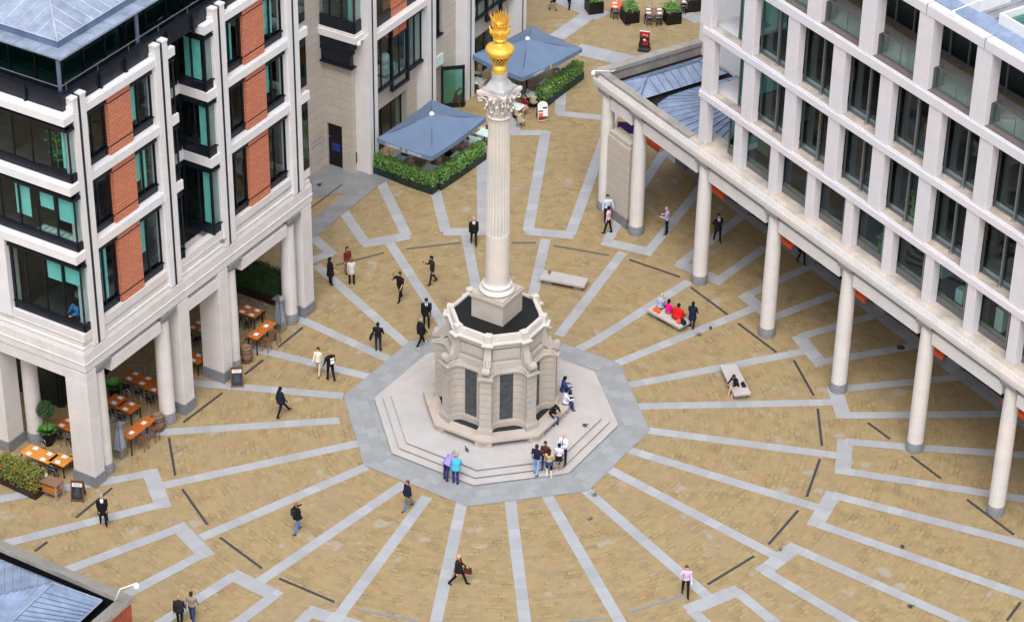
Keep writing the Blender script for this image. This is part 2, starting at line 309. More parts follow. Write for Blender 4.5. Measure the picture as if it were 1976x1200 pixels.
# ---------------- ground: setts sheet, granite bands, ring and drains
g=MB(); g.add([(-260,-220,0),(260,-220,0),(260,420,0),(-260,420,0)],[(0,1,2,3)]); tag(g.build('square_paving',MT['setts']),'tan stone setts paving the whole square',kind='structure')
def corner(i,r,n=8,ph=PHI): a=ph+i*2*PI/n; return (r*math.cos(a),r*math.sin(a))
BANDS=[ # (photo pixels along the centre line, width m, layer)
 ([(662,764),(377,739),(300,733)],.56,1),([(655,811),(297,835),(262,838)],.56,1),([(692,855),(312,937)],.56,1),([(708,900),(388,1037)],.56,1),
 ([(780,933),(497,1124)],.56,1),([(824,958),(648,1196)],.56,1),([(893,962),(841,1200),(825,1280)],.56,1),([(984,960),(1013,1200),(1022,1280)],.56,1),
 ([(1055,955),(1197,1200),(1245,1280)],.56,1),([(1122,938),(1371,1155)],.56,1),([(1170,902),(1500,1074)],.56,1),([(1211,867),(1578,979)],.56,1),
 ([(1240,829),(1617,879)],.56,1),([(1233,784),(1608,776)],.56,1),([(1214,743),(1558,677)],.56,1),([(1186,703),(1462,592)],.56,1),([(1115,675),(1150,657),(1330,543)],.56,1),
 ([(1078,648),(1202,487)],.56,1),([(1016,625),(1053,461)],.56,1),([(926,590),(899,453)],.56,1),([(862,636),(752,469)],.56,1),([(784,665),(611,512)],.56,1),([(754,695),(587,619),(570,610)],.56,1),([(716,728),(500,675),(470,668)],.56,1),
 # forks: cross bar, then arms
 ([(288,906),(316,980)],.78,2),([(291,913),(195,931),(119,942),(0,963),(-60,974)],.56,3),([(312,973),(25,1045),(-60,1066)],.56,3),
 ([(341,1012),(401,1074)],.78,2),([(346,1019),(142,1095),(60,1125)],.56,3),([(393,1068),(253,1142),(170,1186)],.56,3),
 ([(447,1107),(537,1152)],.78,2),([(453,1110),(250,1240)],.56,3),([(530,1148),(463,1198),(430,1222)],.56,3),
 ([(592,1177),(700,1211)],.78,2),([(600,1180),(540,1245)],.56,3),([(690,1207),(640,1270)],.56,3),
 ([(1326,1178),(1427,1137)],.78,2),([(1420,1140),(1560,1255)],.56,3),([(1333,1176),(1420,1255)],.56,3),
 ([(1469,1105),(1539,1052)],.78,2),([(1532,1057),(1855,1200),(1960,1247)],.56,3),([(1475,1101),(1640,1199),(1740,1258)],.56,3),
 ([(1571,1016),(1610,950)],.78,2),([(1607,955),(1976,1050),(2100,1082)],.56,3),([(1575,1010),(1976,1149),(2100,1192)],.56,3),
 ([(1626,915),(1631,848)],.78,2),([(1631,852),(1747,862),(1976,878),(2100,886)],.56,3),([(1627,909),(1976,963),(2100,982)],.56,3),
 ([(1610,748),(1629,807)],.78,2),([(1612,752),(1860,727)],.56,3),([(1627,802),(1930,799),(2050,797)],.56,3),
 ([(1539,648),(1587,705)],.78,2),([(1542,651),(1607,632),(1712,602)],.56,3),([(1583,699),(1770,667)],.56,3),
 ([(1434,568),(1494,617)],.78,2),([(1438,572),(1567,512)],.56,3),([(1490,614),(1613,567)],.56,3),
 ([(1307,507),(1395,545)],.78,2),([(1312,510),(1432,418)],.56,3),([(1387,541),(1478,477)],.56,3),
 ([(1163,466),(1260,488)],.78,2),([(1170,467),(1281,295)],.56,3),([(1251,486),(1340,378),(1368,340)],.56,3),
 ([(1014,446),(1107,455)],.78,2),([(1019,447),(1053,254)],.62,3),([(1100,454),(1158,293),(1195,190)],.62,3),([(1056,257),(940,257)],.62,2),
 ([(855,448),(938,447)],.78,2),([(860,448),(843,379),(836,350)],.62,3),([(932,446),(930,320),(928,240)],.62,3),
 ([(698,472),(790,455)],.78,2),([(705,470),(662,408)],.62,3),([(785,456),(735,352)],.62,3),
 ([(605,459),(642,492)],.62,3),([(640,489),(598,503)],.62,2),
 ([(1285,291),(1474,438),(1735,636),(1930,778),(2050,868)],.85,4),
 ([(1074,73),(1150,20)],1.1,3),([(1060,-12),(1165,33)],1.5,2),([(1112,95),(1225,121)],1.5,3),
 ([(1083,178),(1080,221)],.62,3),([(1076,219),(1165,228)],.62,2),([(995,225),(995,257)],.62,3),([(1300,18),(1352,42)],1.0,3),
]
mb=MB(); uv=[]
seq={1:0,2:0,3:0,4:0}
for pts,wd,ly in BANDS:
    P=[at(x,y).to_2d() for x,y in pts]; L=0; seq[ly]+=1
    z=.004+.006*(ly-1)+.0004*(seq[ly]%10)
    off=random.uniform(0,9)
    nrm=[]
    for i in range(len(P)):
        a=P[max(0,i-1)]; b=P[min(len(P)-1,i+1)]; t=(b-a).normalized(); nrm.append(Vector((-t.y,t.x))*wd/2)
    for i in range(len(P)-1):
        d=(P[i+1]-P[i]).length; q=[P[i]+nrm[i],P[i]-nrm[i],P[i+1]-nrm[i+1],P[i+1]+nrm[i+1]]
        mb.add([(v.x,v.y,z) for v in q],[(0,1,2,3)]); k=off
        uv+= [(L+k,.2),(L+k,1.8),(L+d+k,1.8),(L+d+k,.2)]; L+=d
tag(mb.build('granite_bands',MT['band'],uv=uv),'pale grey granite bands set into the tan setts',kind='structure')
mb=MB(); N=8; Z=.0275
vs=[(*corner(i,7.80),Z) for i in range(8)]+[(*corner(i,5.6),Z) for i in range(8)]
mb.add(vs,[(i,(i+1)%8,8+(i+1)%8,8+i) for i in range(8)]); tag(mb.build('granite_ring_paving',MT['ring']),'octagonal ring of pale grey granite slabs around the monument steps',kind='structure')
# grey slab floor of the recess by the doorway and the broad diagonal path
mb=MB(); poly=[(585,352),(590,345),(628,315),(700,320),(745,333),(757,345),(729,360),(612,456),(603,460),(600,425),(655,385),(664,380),(657,374),(592,385)]
P=[at(*q).to_2d() for q in poly]; Z=.0305
mb.add([(p.x,p.y,Z) for p in P],[tuple(range(len(P)))[::-1]])
tag(mb.build('slab_path',MT['slabs'],uv=[(p.x,p.y) for p in P[::-1]]),'grey slab path in front of the recessed doorway',kind='structure')
DR=[((326,845),(338,917)),((352,944),(400,1012)),((425,1037),(505,1096)),((539,1116),(645,1161)),((1366,1127),(1455,1073)),((1483,1050),(1540,985)),((1557,958),(1582,886)),((1586,860),(1578,789)),((1570,763),(1532,696)),((1424.5,624.5),(1498,680)),((1333,555),(1403.5,607)),((1214.5,501.5),(1312,535)),((601,401),(660,357)),((537.5,670),(584,632.5)),((472.5,722.5),(507.5,695)),((354,815),(429,758.6)),((147,998.7),(216,941.7)),((68,1063),(91,1045.5)),((1675,816),(1717,847)),((1758,880),(1815,923)),((1866,964),(1956,1031.6)),((1943,1197),(1969,1162)),((649,512),(741,488)),((783,481),(889,469)),((1067.7,474.6),(1175,493)),((987,469),(1034,469))]
DL=[((691,1176),(805,1198.5)),((1100,1198),(1173,1193)),((1214,1181),(1318.6,1148))]
for lst,mt0,lab in ((DR,'drain',['dark slot drain set in the setts in the lower left of the square','dark slot drain set in the setts in the lower right of the square','dark slot drain set in the setts in the upper half of the square']),(DL,'drain_light',['pale slot drain crossing a paving wedge at the front of the square']*3)):
    for a,b in lst:
        A,B=at(*a).to_2d(),at(*b).to_2d(); c=(A+B)/2; t=(B-A); Lh=t.length/2
        d=MB(); d.box(-Lh,Lh,-.06,.06,-.05,.0345); d2=MB()
        my=(a[1]+b[1])/2; mt=mt0 if not (my<560 and 600<a[0]<1100) else 'drain_mid'
        k=2 if my<700 else (0 if a[0]<988 else 1)
        tag(d.build('slot_drain',MT[mt],loc=(c.x,c.y,0),rot=math.atan2(t.y,t.x)),lab[k],'drain','slot drains in the paving')
for i,(x,y,s) in enumerate([(1304,351,.3),(1211,48,.25),(1738,671,.28)]):
    d=MB(); P=at(x,y); d.lathe([(s*.5+.08,-.03),(s*.5+.08,.031),(s*.5,.034),(s*.45,.030),(.02,.031)],n=20)
    tag(d.build('manhole_cover',MT['drain' if i else 'drain_light'],loc=(P.x,P.y,.002)),['pale round cover in the setts under the colonnade','small dark round cover in the setts near the far tables','dark round cover on a grey band behind the right columns'][i],'cover')
# ---------------- monument: octagonal steps, fountain base, fluted column, gilded urn
mon=empty('column_monument',(0,0,0),0,'pale stone column with a gilded flaming urn standing on an octagonal base in mid square','monument')
def octo(r,a0=PHI,n=8): return [(r*math.cos(a0+i*2*PI/n),r*math.sin(a0+i*2*PI/n)) for i in range(n)]
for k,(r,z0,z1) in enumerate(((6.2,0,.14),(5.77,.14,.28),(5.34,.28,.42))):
    m=MB(); m.prism(octo(r-.07),z0,z1-.045,1,cap0=False,cap1=False); m.prism(octo(r),z1-.045,z1,cap0=True); m.build('step',[MT['step_stone'],MT['granite']],mon)  # dark recessed risers paint in the shade under each step nosing
# bench ring
seat=MB(); seat.prism(octo(3.70),.74,.87); seat.build('bench_seat',MT['monument'],mon,bevel=.02)
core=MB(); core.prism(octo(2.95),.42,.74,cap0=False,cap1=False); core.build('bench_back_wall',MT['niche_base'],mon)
for i in range(8):
    a=PHI+i*PI/4; d=MB()
    c=[(3.52,-.42),(3.56,0),(3.52,.42),(2.9,.40),(2.9,-.40)]
    pl=[(r*math.cos(a)-t*math.sin(a),r*math.sin(a)+t*math.cos(a)) for r,t in c]
    d.prism(pl,.42,.74); d.build('bench_foot',MT['monument'],mon)
# plan of the fountain body: flat pier noses at the corners, concave bays between with a flat slab
def plan(rn,hw,rs,hs,nc=7,ex=0.0):
    out=[]
    for i in range(8):
        a=PHI+i*PI/4; am=a+PI/8; ca,sa=math.cos(a),math.sin(a)
        P=lambda r,t,a=a:(r*math.cos(a)-t*math.sin(a),r*math.sin(a)+t*math.cos(a))
        n0=P(rn,-hw); n1=P(rn,hw)
        out+= [n0,n1]
        # concave arc from the nose edge to the slab edge in the bay, then mirrored
        s0=(rs*math.cos(am)+hs*math.sin(am),rs*math.sin(am)-hs*math.cos(am)); s1=(rs*math.cos(am)-hs*math.sin(am),rs*math.sin(am)+hs*math.cos(am))
        b=PHI+(i+1)*PI/4; n2=(rn*math.cos(b)+hw*math.sin(b),rn*math.sin(b)-hw*math.cos(b))
        def arc(p,q,inv):
            # quarter-ellipse style: leave the nose radially, arrive along the slab
            r=[]
            er=Vector((math.cos(am),math.sin(am))); et=Vector((-er.y,er.x))
            pv,qv=Vector(p),Vector(q); dr=(pv-qv).dot(er); dt=(pv-qv).dot(et)
            for k in range(1,nc):
                t=k/nc*PI/2; r.append(tuple(qv+er*dr*(1-math.sin(t))+et*dt*math.cos(t)))
            return r
        out+=arc(n1,s0,0); out+=[s0,s1]; out+=arc(n2,s1,1)[::-1]
    return out
RN,HW,RS_,HS=3.02,.29,2.30,.34
body=MB()
body.prism(plan(3.14,.38,2.40,.33),.87,1.20,cap0=False); body.prism(plan(3.07,.33,2.35,.34),1.20,1.30,cap0=False)
z=1.30; 
while z<3.95:
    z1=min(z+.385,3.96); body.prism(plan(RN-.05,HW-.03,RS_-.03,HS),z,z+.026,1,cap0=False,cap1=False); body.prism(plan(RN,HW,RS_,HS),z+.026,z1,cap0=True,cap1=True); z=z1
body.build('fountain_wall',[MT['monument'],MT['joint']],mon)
cor=MB()
for rn,hw,rs,z0,z1 in ((3.06,.31,2.34,3.96,4.03),(3.13,.36,2.42,4.03,4.12),(3.17,.40,2.46,4.12,4.17),(3.05,.34,2.36,4.17,4.24),(2.95,.33,2.28,4.24,4.32)): cor.prism(plan(rn,hw,rs,HS),z0,z1)
cor.build('fountain_cornice',MT['monument'],mon)
for i in range(8):
    am=PHI+i*PI/4+PI/8; P=lambda r,t:(r*math.cos(am)-t*math.sin(am),r*math.sin(am)+t*math.cos(am))
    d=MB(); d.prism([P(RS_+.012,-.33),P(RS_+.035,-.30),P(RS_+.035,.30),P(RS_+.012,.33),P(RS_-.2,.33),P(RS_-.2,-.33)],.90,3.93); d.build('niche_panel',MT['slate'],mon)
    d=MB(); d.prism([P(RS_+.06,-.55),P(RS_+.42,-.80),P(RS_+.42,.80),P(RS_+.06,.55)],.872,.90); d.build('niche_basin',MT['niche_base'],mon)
# attic with sunk panels
att=MB(); RA=2.42; ia=RA*math.cos(PI/8)
att.prism(octo(RA-.16),4.32,5.62,cap0=False)
for i in range(8):
    am=PHI+i*PI/4+PI/8; half=ia*math.tan(PI/8)
    def fr(t0,t1,z0,z1,rr):
        P=lambda r,t:(r*math.cos(am)-t*math.sin(am),r*math.sin(am)+t*math.cos(am)); att.prism([P(rr,t0),P(rr,t1),P(ia-.15,t1),P(ia-.15,t0)],z0,z1)
    fr(-half,half,4.32,4.62,ia+.06); fr(-half,half,5.45,5.62,ia); fr(-half,-half+.16,4.62,5.45,ia-.003); fr(half-.16,half,4.62,5.45,ia-.003)
    fr(-half+.24,half-.24,4.74,5.33,ia-.07); fr(-half+.32,half-.32,4.82,5.25,ia-.045)
att.build('attic_wall',MT['monument'],mon)
par=MB()
def ring8(ro,ri,z0,z1):
    a,b=octo(ro),octo(ri)
    par.prism(a,z0,z1,cap0=False,cap1=False); par.prism(b[::-1],z0,z1,cap0=False,cap1=False)
    par.add([(*p,z1) for p in a]+[(*p,z1) for p in b],[(i,(i+1)%8,8+(i+1)%8,8+i) for i in range(8)]); par.add([(*p,z0) for p in a]+[(*p,z0) for p in b],[(8+i,8+(i+1)%8,(i+1)%8,i) for i in range(8)])
ring8(2.44,1.95,5.62,5.68); ring8(2.52,1.95,5.68,5.76); ring8(2.36,2.05,5.76,5.98); ring8(2.34,2.13,5.98,6.10); ring8(2.30,2.16,6.10,6.13)
for i in range(8):
    a=PHI+i*PI/4; P=lambda r,t:(r*math.cos(a)-t*math.sin(a),r*math.sin(a)+t*math.cos(a))
    for r0,r1,h,z0,z1 in ((2.2,2.56,.22,5.63,5.70),(2.2,2.64,.28,5.70,5.775),(2.12,2.46,.155,5.775,6.16),(2.10,2.47,.165,6.16,6.21)): par.prism([P(r0,-h),P(r1,-h),P(r1,h),P(r0,h)],z0,z1)
par.build('parapet',MT['monument_light'],mon)
rf=MB(); rf.prism(octo(2.15),5.5,6.03); rf.build('basin_roof',MT['black'],mon)
# scroll buttresses
for i in range(8):
    a=PHI+i*PI/4; e=Vector((math.cos(a),math.sin(a),0)); t=Vector((-e.y,e.x,0))
    prof=[]
    for k in range(13):                       # S curve from under the parapet down and out to the volute
        u=k/12; prof.append((2.48+.10*math.sin(u*PI)*0+ (u**2.2)*.42, 5.58-u*1.12))
    s=MB(); rings=[]
    for k,(r,zz) in enumerate(prof):
        hw=.16+.03*(k/12); th=.16+.10*math.sin(PI*k/12)
        tan=Vector((prof[min(12,k+1)][0]-prof[max(0,k-1)][0],prof[min(12,k+1)][1]-prof[max(0,k-1)][1])).normalized(); nx,nz=-tan.y,tan.x
        c=e*r+Vector((0,0,zz)); o=e*(nx*th)+Vector((0,0,nz*th))
        rings.append([tuple(c-t*hw),tuple(c+t*hw),tuple(c+t*hw-o*1.6),tuple(c-t*hw-o*1.6)])
    s.rings(rings)
    vc=e*2.98+Vector((0,0,4.54))              # volute: a short horizontal roll
    for rr,h in ((.20,.19),(.13,.215),(.06,.235)):
        r0=[tuple(vc-t*h+(e*math.cos(q)+Vector((0,0,math.sin(q))))*rr) for q in [2*PI*j/20 for j in range(20)]]
        r1=[tuple(vc+t*h+(e*math.cos(q)+Vector((0,0,math.sin(q))))*rr) for q in [2*PI*j/20 for j in range(20)]]
        s.rings([r0,r1],0,True,True,False)
    # curl sweeping up into the volute
    s.tube([tuple(e*(2.62+.0)+Vector((0,0,4.95))),tuple(e*2.72+Vector((0,0,4.62))),tuple(e*2.86+Vector((0,0,4.42))),tuple(e*3.02+Vector((0,0,4.40)))],[.10,.12,.12,.10],8)
    s.build('scroll_buttress',MT['monument'],mon)
# pedestal
AX=R(13.36)
def sq(hw,n=4): return [(hw*math.sqrt(2)*math.cos(AX+k*PI/2),hw*math.sqrt(2)*math.sin(AX+k*PI/2)) for k in range(4)]
pd=MB(); pd.prism(sq(.90),6.0,7.12); pd.prism(sq(.93),7.12,7.18); pd.prism(sq(.97),7.18,7.30); pd.prism(sq(.90),7.30,7.40); pd.build('pedestal',MT['monument'],mon,bevel=.012)
cb=MB(); prof=[(.86,7.40)]
for k in range(9): q=-PI/2+k*PI/8; prof.append((.80+.09*math.cos(q),7.50+.10*math.sin(q)))
prof+=[(.72,7.61),(.69,7.66),(.70,7.71)]
for k in range(7): q=-PI/2+k*PI/6; prof.append((.69+.06*math.cos(q),7.77+.06*math.sin(q)))
prof+=[(.645,7.84),(.615,7.90),(.605,7.98)]; cb.lathe(prof,n=48); cb.build('column_base',MT['monument_light'],mon)
sh=MB(); NF=24; SEG=6
def flute(r,z,depth):
    o=[]
    for i in range(NF):
        for k in range(SEG):
            u=k/SEG; a=2*PI*(i+u)/NF; d=0 if u<.17 else depth*math.sin(PI*(u-.17)/.83)
            o.append(((r-d)*math.cos(a),(r-d)*math.sin(a),z))
    return o
def rad(z): u=(z-7.98)/9.1; return .595-.095*u**1.6
rows=[flute(rad(z),z,.006 if z<10.65 else .006) for z in (7.98,8.6,9.3,10.0,10.62)]+[flute(rad(10.72),10.72,.050)]+[flute(rad(z),z,.050) for z in np.linspace(11.2,16.75,9)]+[flute(rad(16.9),16.9,.004),flute(rad(17.0),17.0,.0)]
sh.rings(rows,0,True,True,False); sh.build('column_shaft',MT['monument_light'],mon)
cp=MB(); cp.lathe([(.50,16.98),(.56,17.0),(.585,17.05),(.56,17.10),(.48,17.13),(.47,17.4),(.50,17.8),(.60,18.10),(.66,18.2)],n=40)
def leaf(az,z0,h,r0,out,wd):
    e=Vector((math.cos(az),math.sin(az),0)); t=Vector((-e.y,e.x,0)); pts=[(r0,z0,1.0),(r0+.05,z0+h*.4,1.05),(r0+.10,z0+h*.75,.95),(r0+out*.75,z0+h,.75),(r0+out,z0+h*.93,.6),(r0+out*1.05,z0+h*.80,.35)]
    rg=[]
    for r,zz,k in pts:
        c=e*r+Vector((0,0,zz)); rg.append([tuple(c-t*wd*k-e*.03),tuple(c-t*wd*k*.5+e*.015),tuple(c+e*.035),tuple(c+t*wd*k*.5+e*.015),tuple(c+t*wd*k-e*.03),tuple(c-e*.07)])
    cp.rings(rg,0,True,True,True)
for k in range(8): leaf(AX+k*PI/4,17.10,.42,.49,.20,.16)
for k in range(8): leaf(AX+PI/8+k*PI/4,17.30,.55,.50,.24,.15)
def volute(az,r,z,rad_,hw):
    e=Vector((math.cos(az),math.sin(az),0)); t=Vector((-e.y,e.x,0))
    pts=[]; 
    for k in range(26):
        q=k/25*2.6*PI; rr=rad_*(1-.72*k/25); pts.append(tuple(e*(r+rr*math.cos(q+PI/2))+Vector((0,0,z+rr*math.sin(q+PI/2)))))
    for s in (-1,1): cp.tube([tuple(Vector(p)+t*s*hw) for p in pts],[.055-.03*k/25 for k in range(26)],6)
    cp.tube([tuple(e*.52+t*hw*1.4*s_+Vector((0,0,17.75))) for s_ in (-1,1)],.04,6)
    for s in (-1,1): cp.tube([tuple(e*.50+t*s*.16+Vector((0,0,17.6))),tuple(e*(r-.26)+t*s*.10+Vector((0,0,18.02))),tuple(e*r+t*s*hw+Vector((0,0,18.16)))],[.05,.06,.05],6)
for k in range(4): volute(AX+k*PI/2,.92,18.02,.14,.06)
for k in range(4):
    for s in (-1,1): volute(AX+PI/4+k*PI/2+s*.17,.66,18.02,.09,.03)
    a=AX+PI/4+k*PI/2; cp.ball((.80*math.cos(a),.80*math.sin(a),18.20),.10,.10,.10,10,6)
cp.build('capital',MT['monument_light'],mon)
ab=MB(); pl=[]
for k in range(4):
    a0=AX+k*PI/2; a1=a0+PI/2; c0=Vector((1.15*math.cos(a0),1.15*math.sin(a0))); c1=Vector((1.15*math.cos(a1),1.15*math.sin(a1))); d=(c1-c0).normalized(); nrm=Vector((d.y,-d.x))
    A=c0+d*.10; B=c1-d*.10; pl.append(tuple(A))
    for j in range(1,10): u=j/10; pl.append(tuple(A.lerp(B,u)-nrm*.24*math.sin(PI*u)))
    pl.append(tuple(B))
sc_=lambda f:[(x*f,y*f) for x,y in pl]
ab.prism(sc_(.93),18.20,18.26); ab.prism(sc_(.97),18.26,18.31); ab.prism(pl,18.31,18.42); ab.build('abacus',MT['monument_light'],mon,bevel=.01)
lp=MB(); lp.prism(sq(.60),18.42,18.52); lp.prism(sq(.56),18.52,18.56)
rg=[]
for k in range(13):
    u=k/12; zz=18.56+u*.74; hwd=.37+.19*(1-min(1,u*1.5))**2.2; pw=2+max(0,1-u*2.0)*7
    ring=[]
    for j in range(32):
        q=2*PI*j/32; c,s=math.cos(q),math.sin(q); rr=hwd/((abs(c)**pw+abs(s)**pw)**(1/pw)); ring.append((rr*math.cos(q+AX-PI/4),rr*math.sin(q+AX-PI/4),zz))
    rg.append(ring)
lp.rings(rg,0,True,True,True); lp.build('lead_plinth',MT['lead_grey'],mon)
# gilded urn
ur=MB(); ur.lathe([(.20,19.28),(.33,19.30),(.345,19.36),(.32,19.42),(.35,19.50),(.33,19.60),(.24,19.68),(.22,19.74)],n=36)
ur.lathe([(.55,20.27),(.63,20.34),(.675,20.43),(.665,20.53),(.60,20.62),(.48,20.69),(.34,20.74),(.25,20.79),(.20,20.86),(.24,20.90),(.31,20.95),(.34,21.00),(.31,21.06),(.22,21.10)],n=40)
ur.build('urn_cup',MT['gold'],mon)
lt=MB(); lt.lathe([(.20,19.70),(.27,19.74),(.37,19.88),(.49,20.10),(.56,20.28)],n=36); lt.build('urn_bowl',MT['bronze_dark'],mon)
lx=MB(); 
def bowl_r(u): return (.235+(.585-.235)*u**.85)
for k in range(18):
    for s in (-1,1):
        lx.tube([((bowl_r(j/8)+.012)*math.cos(2*PI*k/18+s*j/8*.70),(bowl_r(j/8)+.012)*math.sin(2*PI*k/18+s*j/8*.70),19.70+j/8*.60) for j in range(9)],.018,5)
lx.lathe([(.22,19.67),(.275,19.70),(.24,19.73)],n=32); lx.lathe([(.57,20.25),(.62,20.29),(.60,20.33)],n=32)
lx.build('urn_lattice',MT['gold'],mon)
fl=MB(); fl.lathe([(.20,21.04),(.30,21.12),(.35,21.22),(.36,21.36),(.31,21.48),(.27,21.56),(.28,21.70),(.30,21.82),(.24,21.92),(.12,21.98),(.02,22.0)],n=28)
rr_=random.Random(3)
for ring,(n_,r0,z0,h,out,th) in enumerate(((12,.33,21.20,.30,.11,.055),(13,.33,21.36,.26,.13,.050),(14,.27,21.66,.26,.14,.045),(17,.28,21.80,.46,.13,.034),(12,.20,21.92,.48,.07,.032),(6,.09,21.95,.50,.02,.03))):
    for k in range(n_):
        a=2*PI*(k+.5*(ring%2))/n_+rr_.uniform(-.1,.1); hh=h*rr_.uniform(.75,1.12); o=out*rr_.uniform(.6,1.4); tw=rr_.uniform(-.15,.15)
        P=lambda r,z,da:(r*math.cos(a+da),r*math.sin(a+da),z)
        fl.tube([P(r0,z0,0),P(r0+o*.75,z0+hh*.4,tw*.4),P(r0+o,z0+hh*.75,tw),P(r0+o*.9,z0+hh,tw*1.6)],[th*.8,th,th*.6,.006],6)
fl.build('urn_flames',MT['gold'],mon)
# ---------------- right-hand office building on its round-column arcade (local x along the front, y inward)
RO=Vector((7.5594,17.5290,0)); RROT=R(-56.7049)
rb=empty('office_building',RO,RROT,'pale stone office block with a grid of piers above a round-column arcade on the right','building')
def rbw(u,v,z=0): c,s=math.cos(RROT),math.sin(RROT); return Vector((RO.x+u*c-v*s,RO.y+u*s+v*c,z))
UMAX=39.5
cols=[-3.07]+[i*5.98 for i in range(7)]
def round_column(name,parent,x,y,r0,r1,h,ph,mat,bm):
    c=MB(); n=28
    c.lathe([(r0,ph),(r0*1.005,ph+h*.33),(r0*.97,h*.7),(r1,h)],x,y,n); o=c.build(name,mat,parent)
    p=MB(); p.lathe([(r0*1.10,-.02),(r0*1.10,ph-.03),(r0*1.06,ph)],x,y,n); p.build('plinth',bm,o); return o
for u in cols: round_column('arcade_column',rb,u,0,.40,.345,7.35,.55,MT['cream_stone'],MT['granite'])
# entablature
en=MB(); a,b=-4.05,UMAX
en.box(a,b,-.38,.30,7.60,8.12); en.box(a-.0,b,-.42,.30,7.78,8.02) ; en.box(a,b,-.33,.30,8.12,8.22); en.box(a,4.6,-.26,.30,8.22,8.36)
en.box(4.6,b,-.26,1.0,8.22,8.30)
en.build('cornice',MT['cream_stone'],rb,bevel=.012)
lg=MB(); lg.rings([[(4.6,-.24,8.29),(4.6,1.2,8.29),(4.6,1.2,8.41),(4.6,-.02,8.40),(4.6,-.24,8.315)],[(b,-.24,8.29),(b,1.2,8.29),(b,1.2,8.41),(b,-.02,8.40),(b,-.24,8.315)]]); lg.build('sill_ledge',MT['ledge'],rb)
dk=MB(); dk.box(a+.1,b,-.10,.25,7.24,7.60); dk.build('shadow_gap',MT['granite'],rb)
for i in range(len(cols)):
    u0=cols[i]; u1=cols[i+1] if i+1<len(cols) else UMAX
    l=MB(); l.box(u0+.52,u1-.52,-.22,.20,6.60,7.25); l.build('lintel_beam',MT['cream_stone'],rb,bevel=.012)
    c=MB(); c.box(u0-.52,u0+.52,-.40,.22,7.36,7.605); c.build('column_cap',MT['granite'],rb,bevel=.015)
sf=MB(); sf.box(-3.9,UMAX,.25,6.4,7.26,7.5); sf.build('arcade_ceiling',MT['cream_stone'],rb)
# arcade back wall: stone piers with dark shop glazing between
bw=MB(); bg=MB()
for k in range(8):
    u=-5.0+k*6.0
    bw.box(u,u+.9,6.35,7.1,.5,7.26); bw.box(u-.03,u+.93,6.32,7.1,0,.5,1)
    bw.box(u+.9,u+6.0,6.55,7.1,4.4,7.26)
bw.build('arcade_back_wall',[MT['rust_stone'],MT['granite']],rb)
for k in range(7):
    u=-5.0+k*6.0; f=MB(); f.box(u+.95,u+5.95,6.60,6.68,0.05,.25)
    for j in range(5): f.box(u+.95+j*1.23,u+1.02+j*1.23,6.60,6.70,.05,4.38)
    f.box(u+.95,u+5.95,6.60,6.70,4.25,4.38); f.box(u+.95,u+5.95,6.60,6.70,2.6,2.68); fo=f.build('shop_window',MT['dark_metal'],rb)
    gl=MB(); gl.box(u+.95,u+5.95,6.64,6.655,.25,4.25); gl.build('glass',MT['glass'],fo)
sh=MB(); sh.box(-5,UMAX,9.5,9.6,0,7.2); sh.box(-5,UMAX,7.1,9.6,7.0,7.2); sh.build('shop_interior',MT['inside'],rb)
# orange awnings above the shop windows
for k in range(7):
    u=-3.6+k*6.12; A=MB(); n=8
    A.rings([[(u-1.3,6.3,3.35),(u+.4,6.3,3.35),(u+.4,6.3,3.30),(u-1.3,6.3,3.30)],[(u-1.3,3.75,2.68),(u+.4,3.75,2.68),(u+.4,3.75,2.62),(u-1.3,3.75,2.62)]])
    A.box(u-1.3,u+.4,3.72,3.75,2.40,2.66)
    o=A.build('awning',MT['orange'],rb)
    b_=MB(); 
    for s in (-1.2,-.5,.3): b_.bar((u+s,6.3,2.75),(u+s,3.8,2.60),.04,.04)
    b_.build('awning_arm',MT['dark_metal'],o)
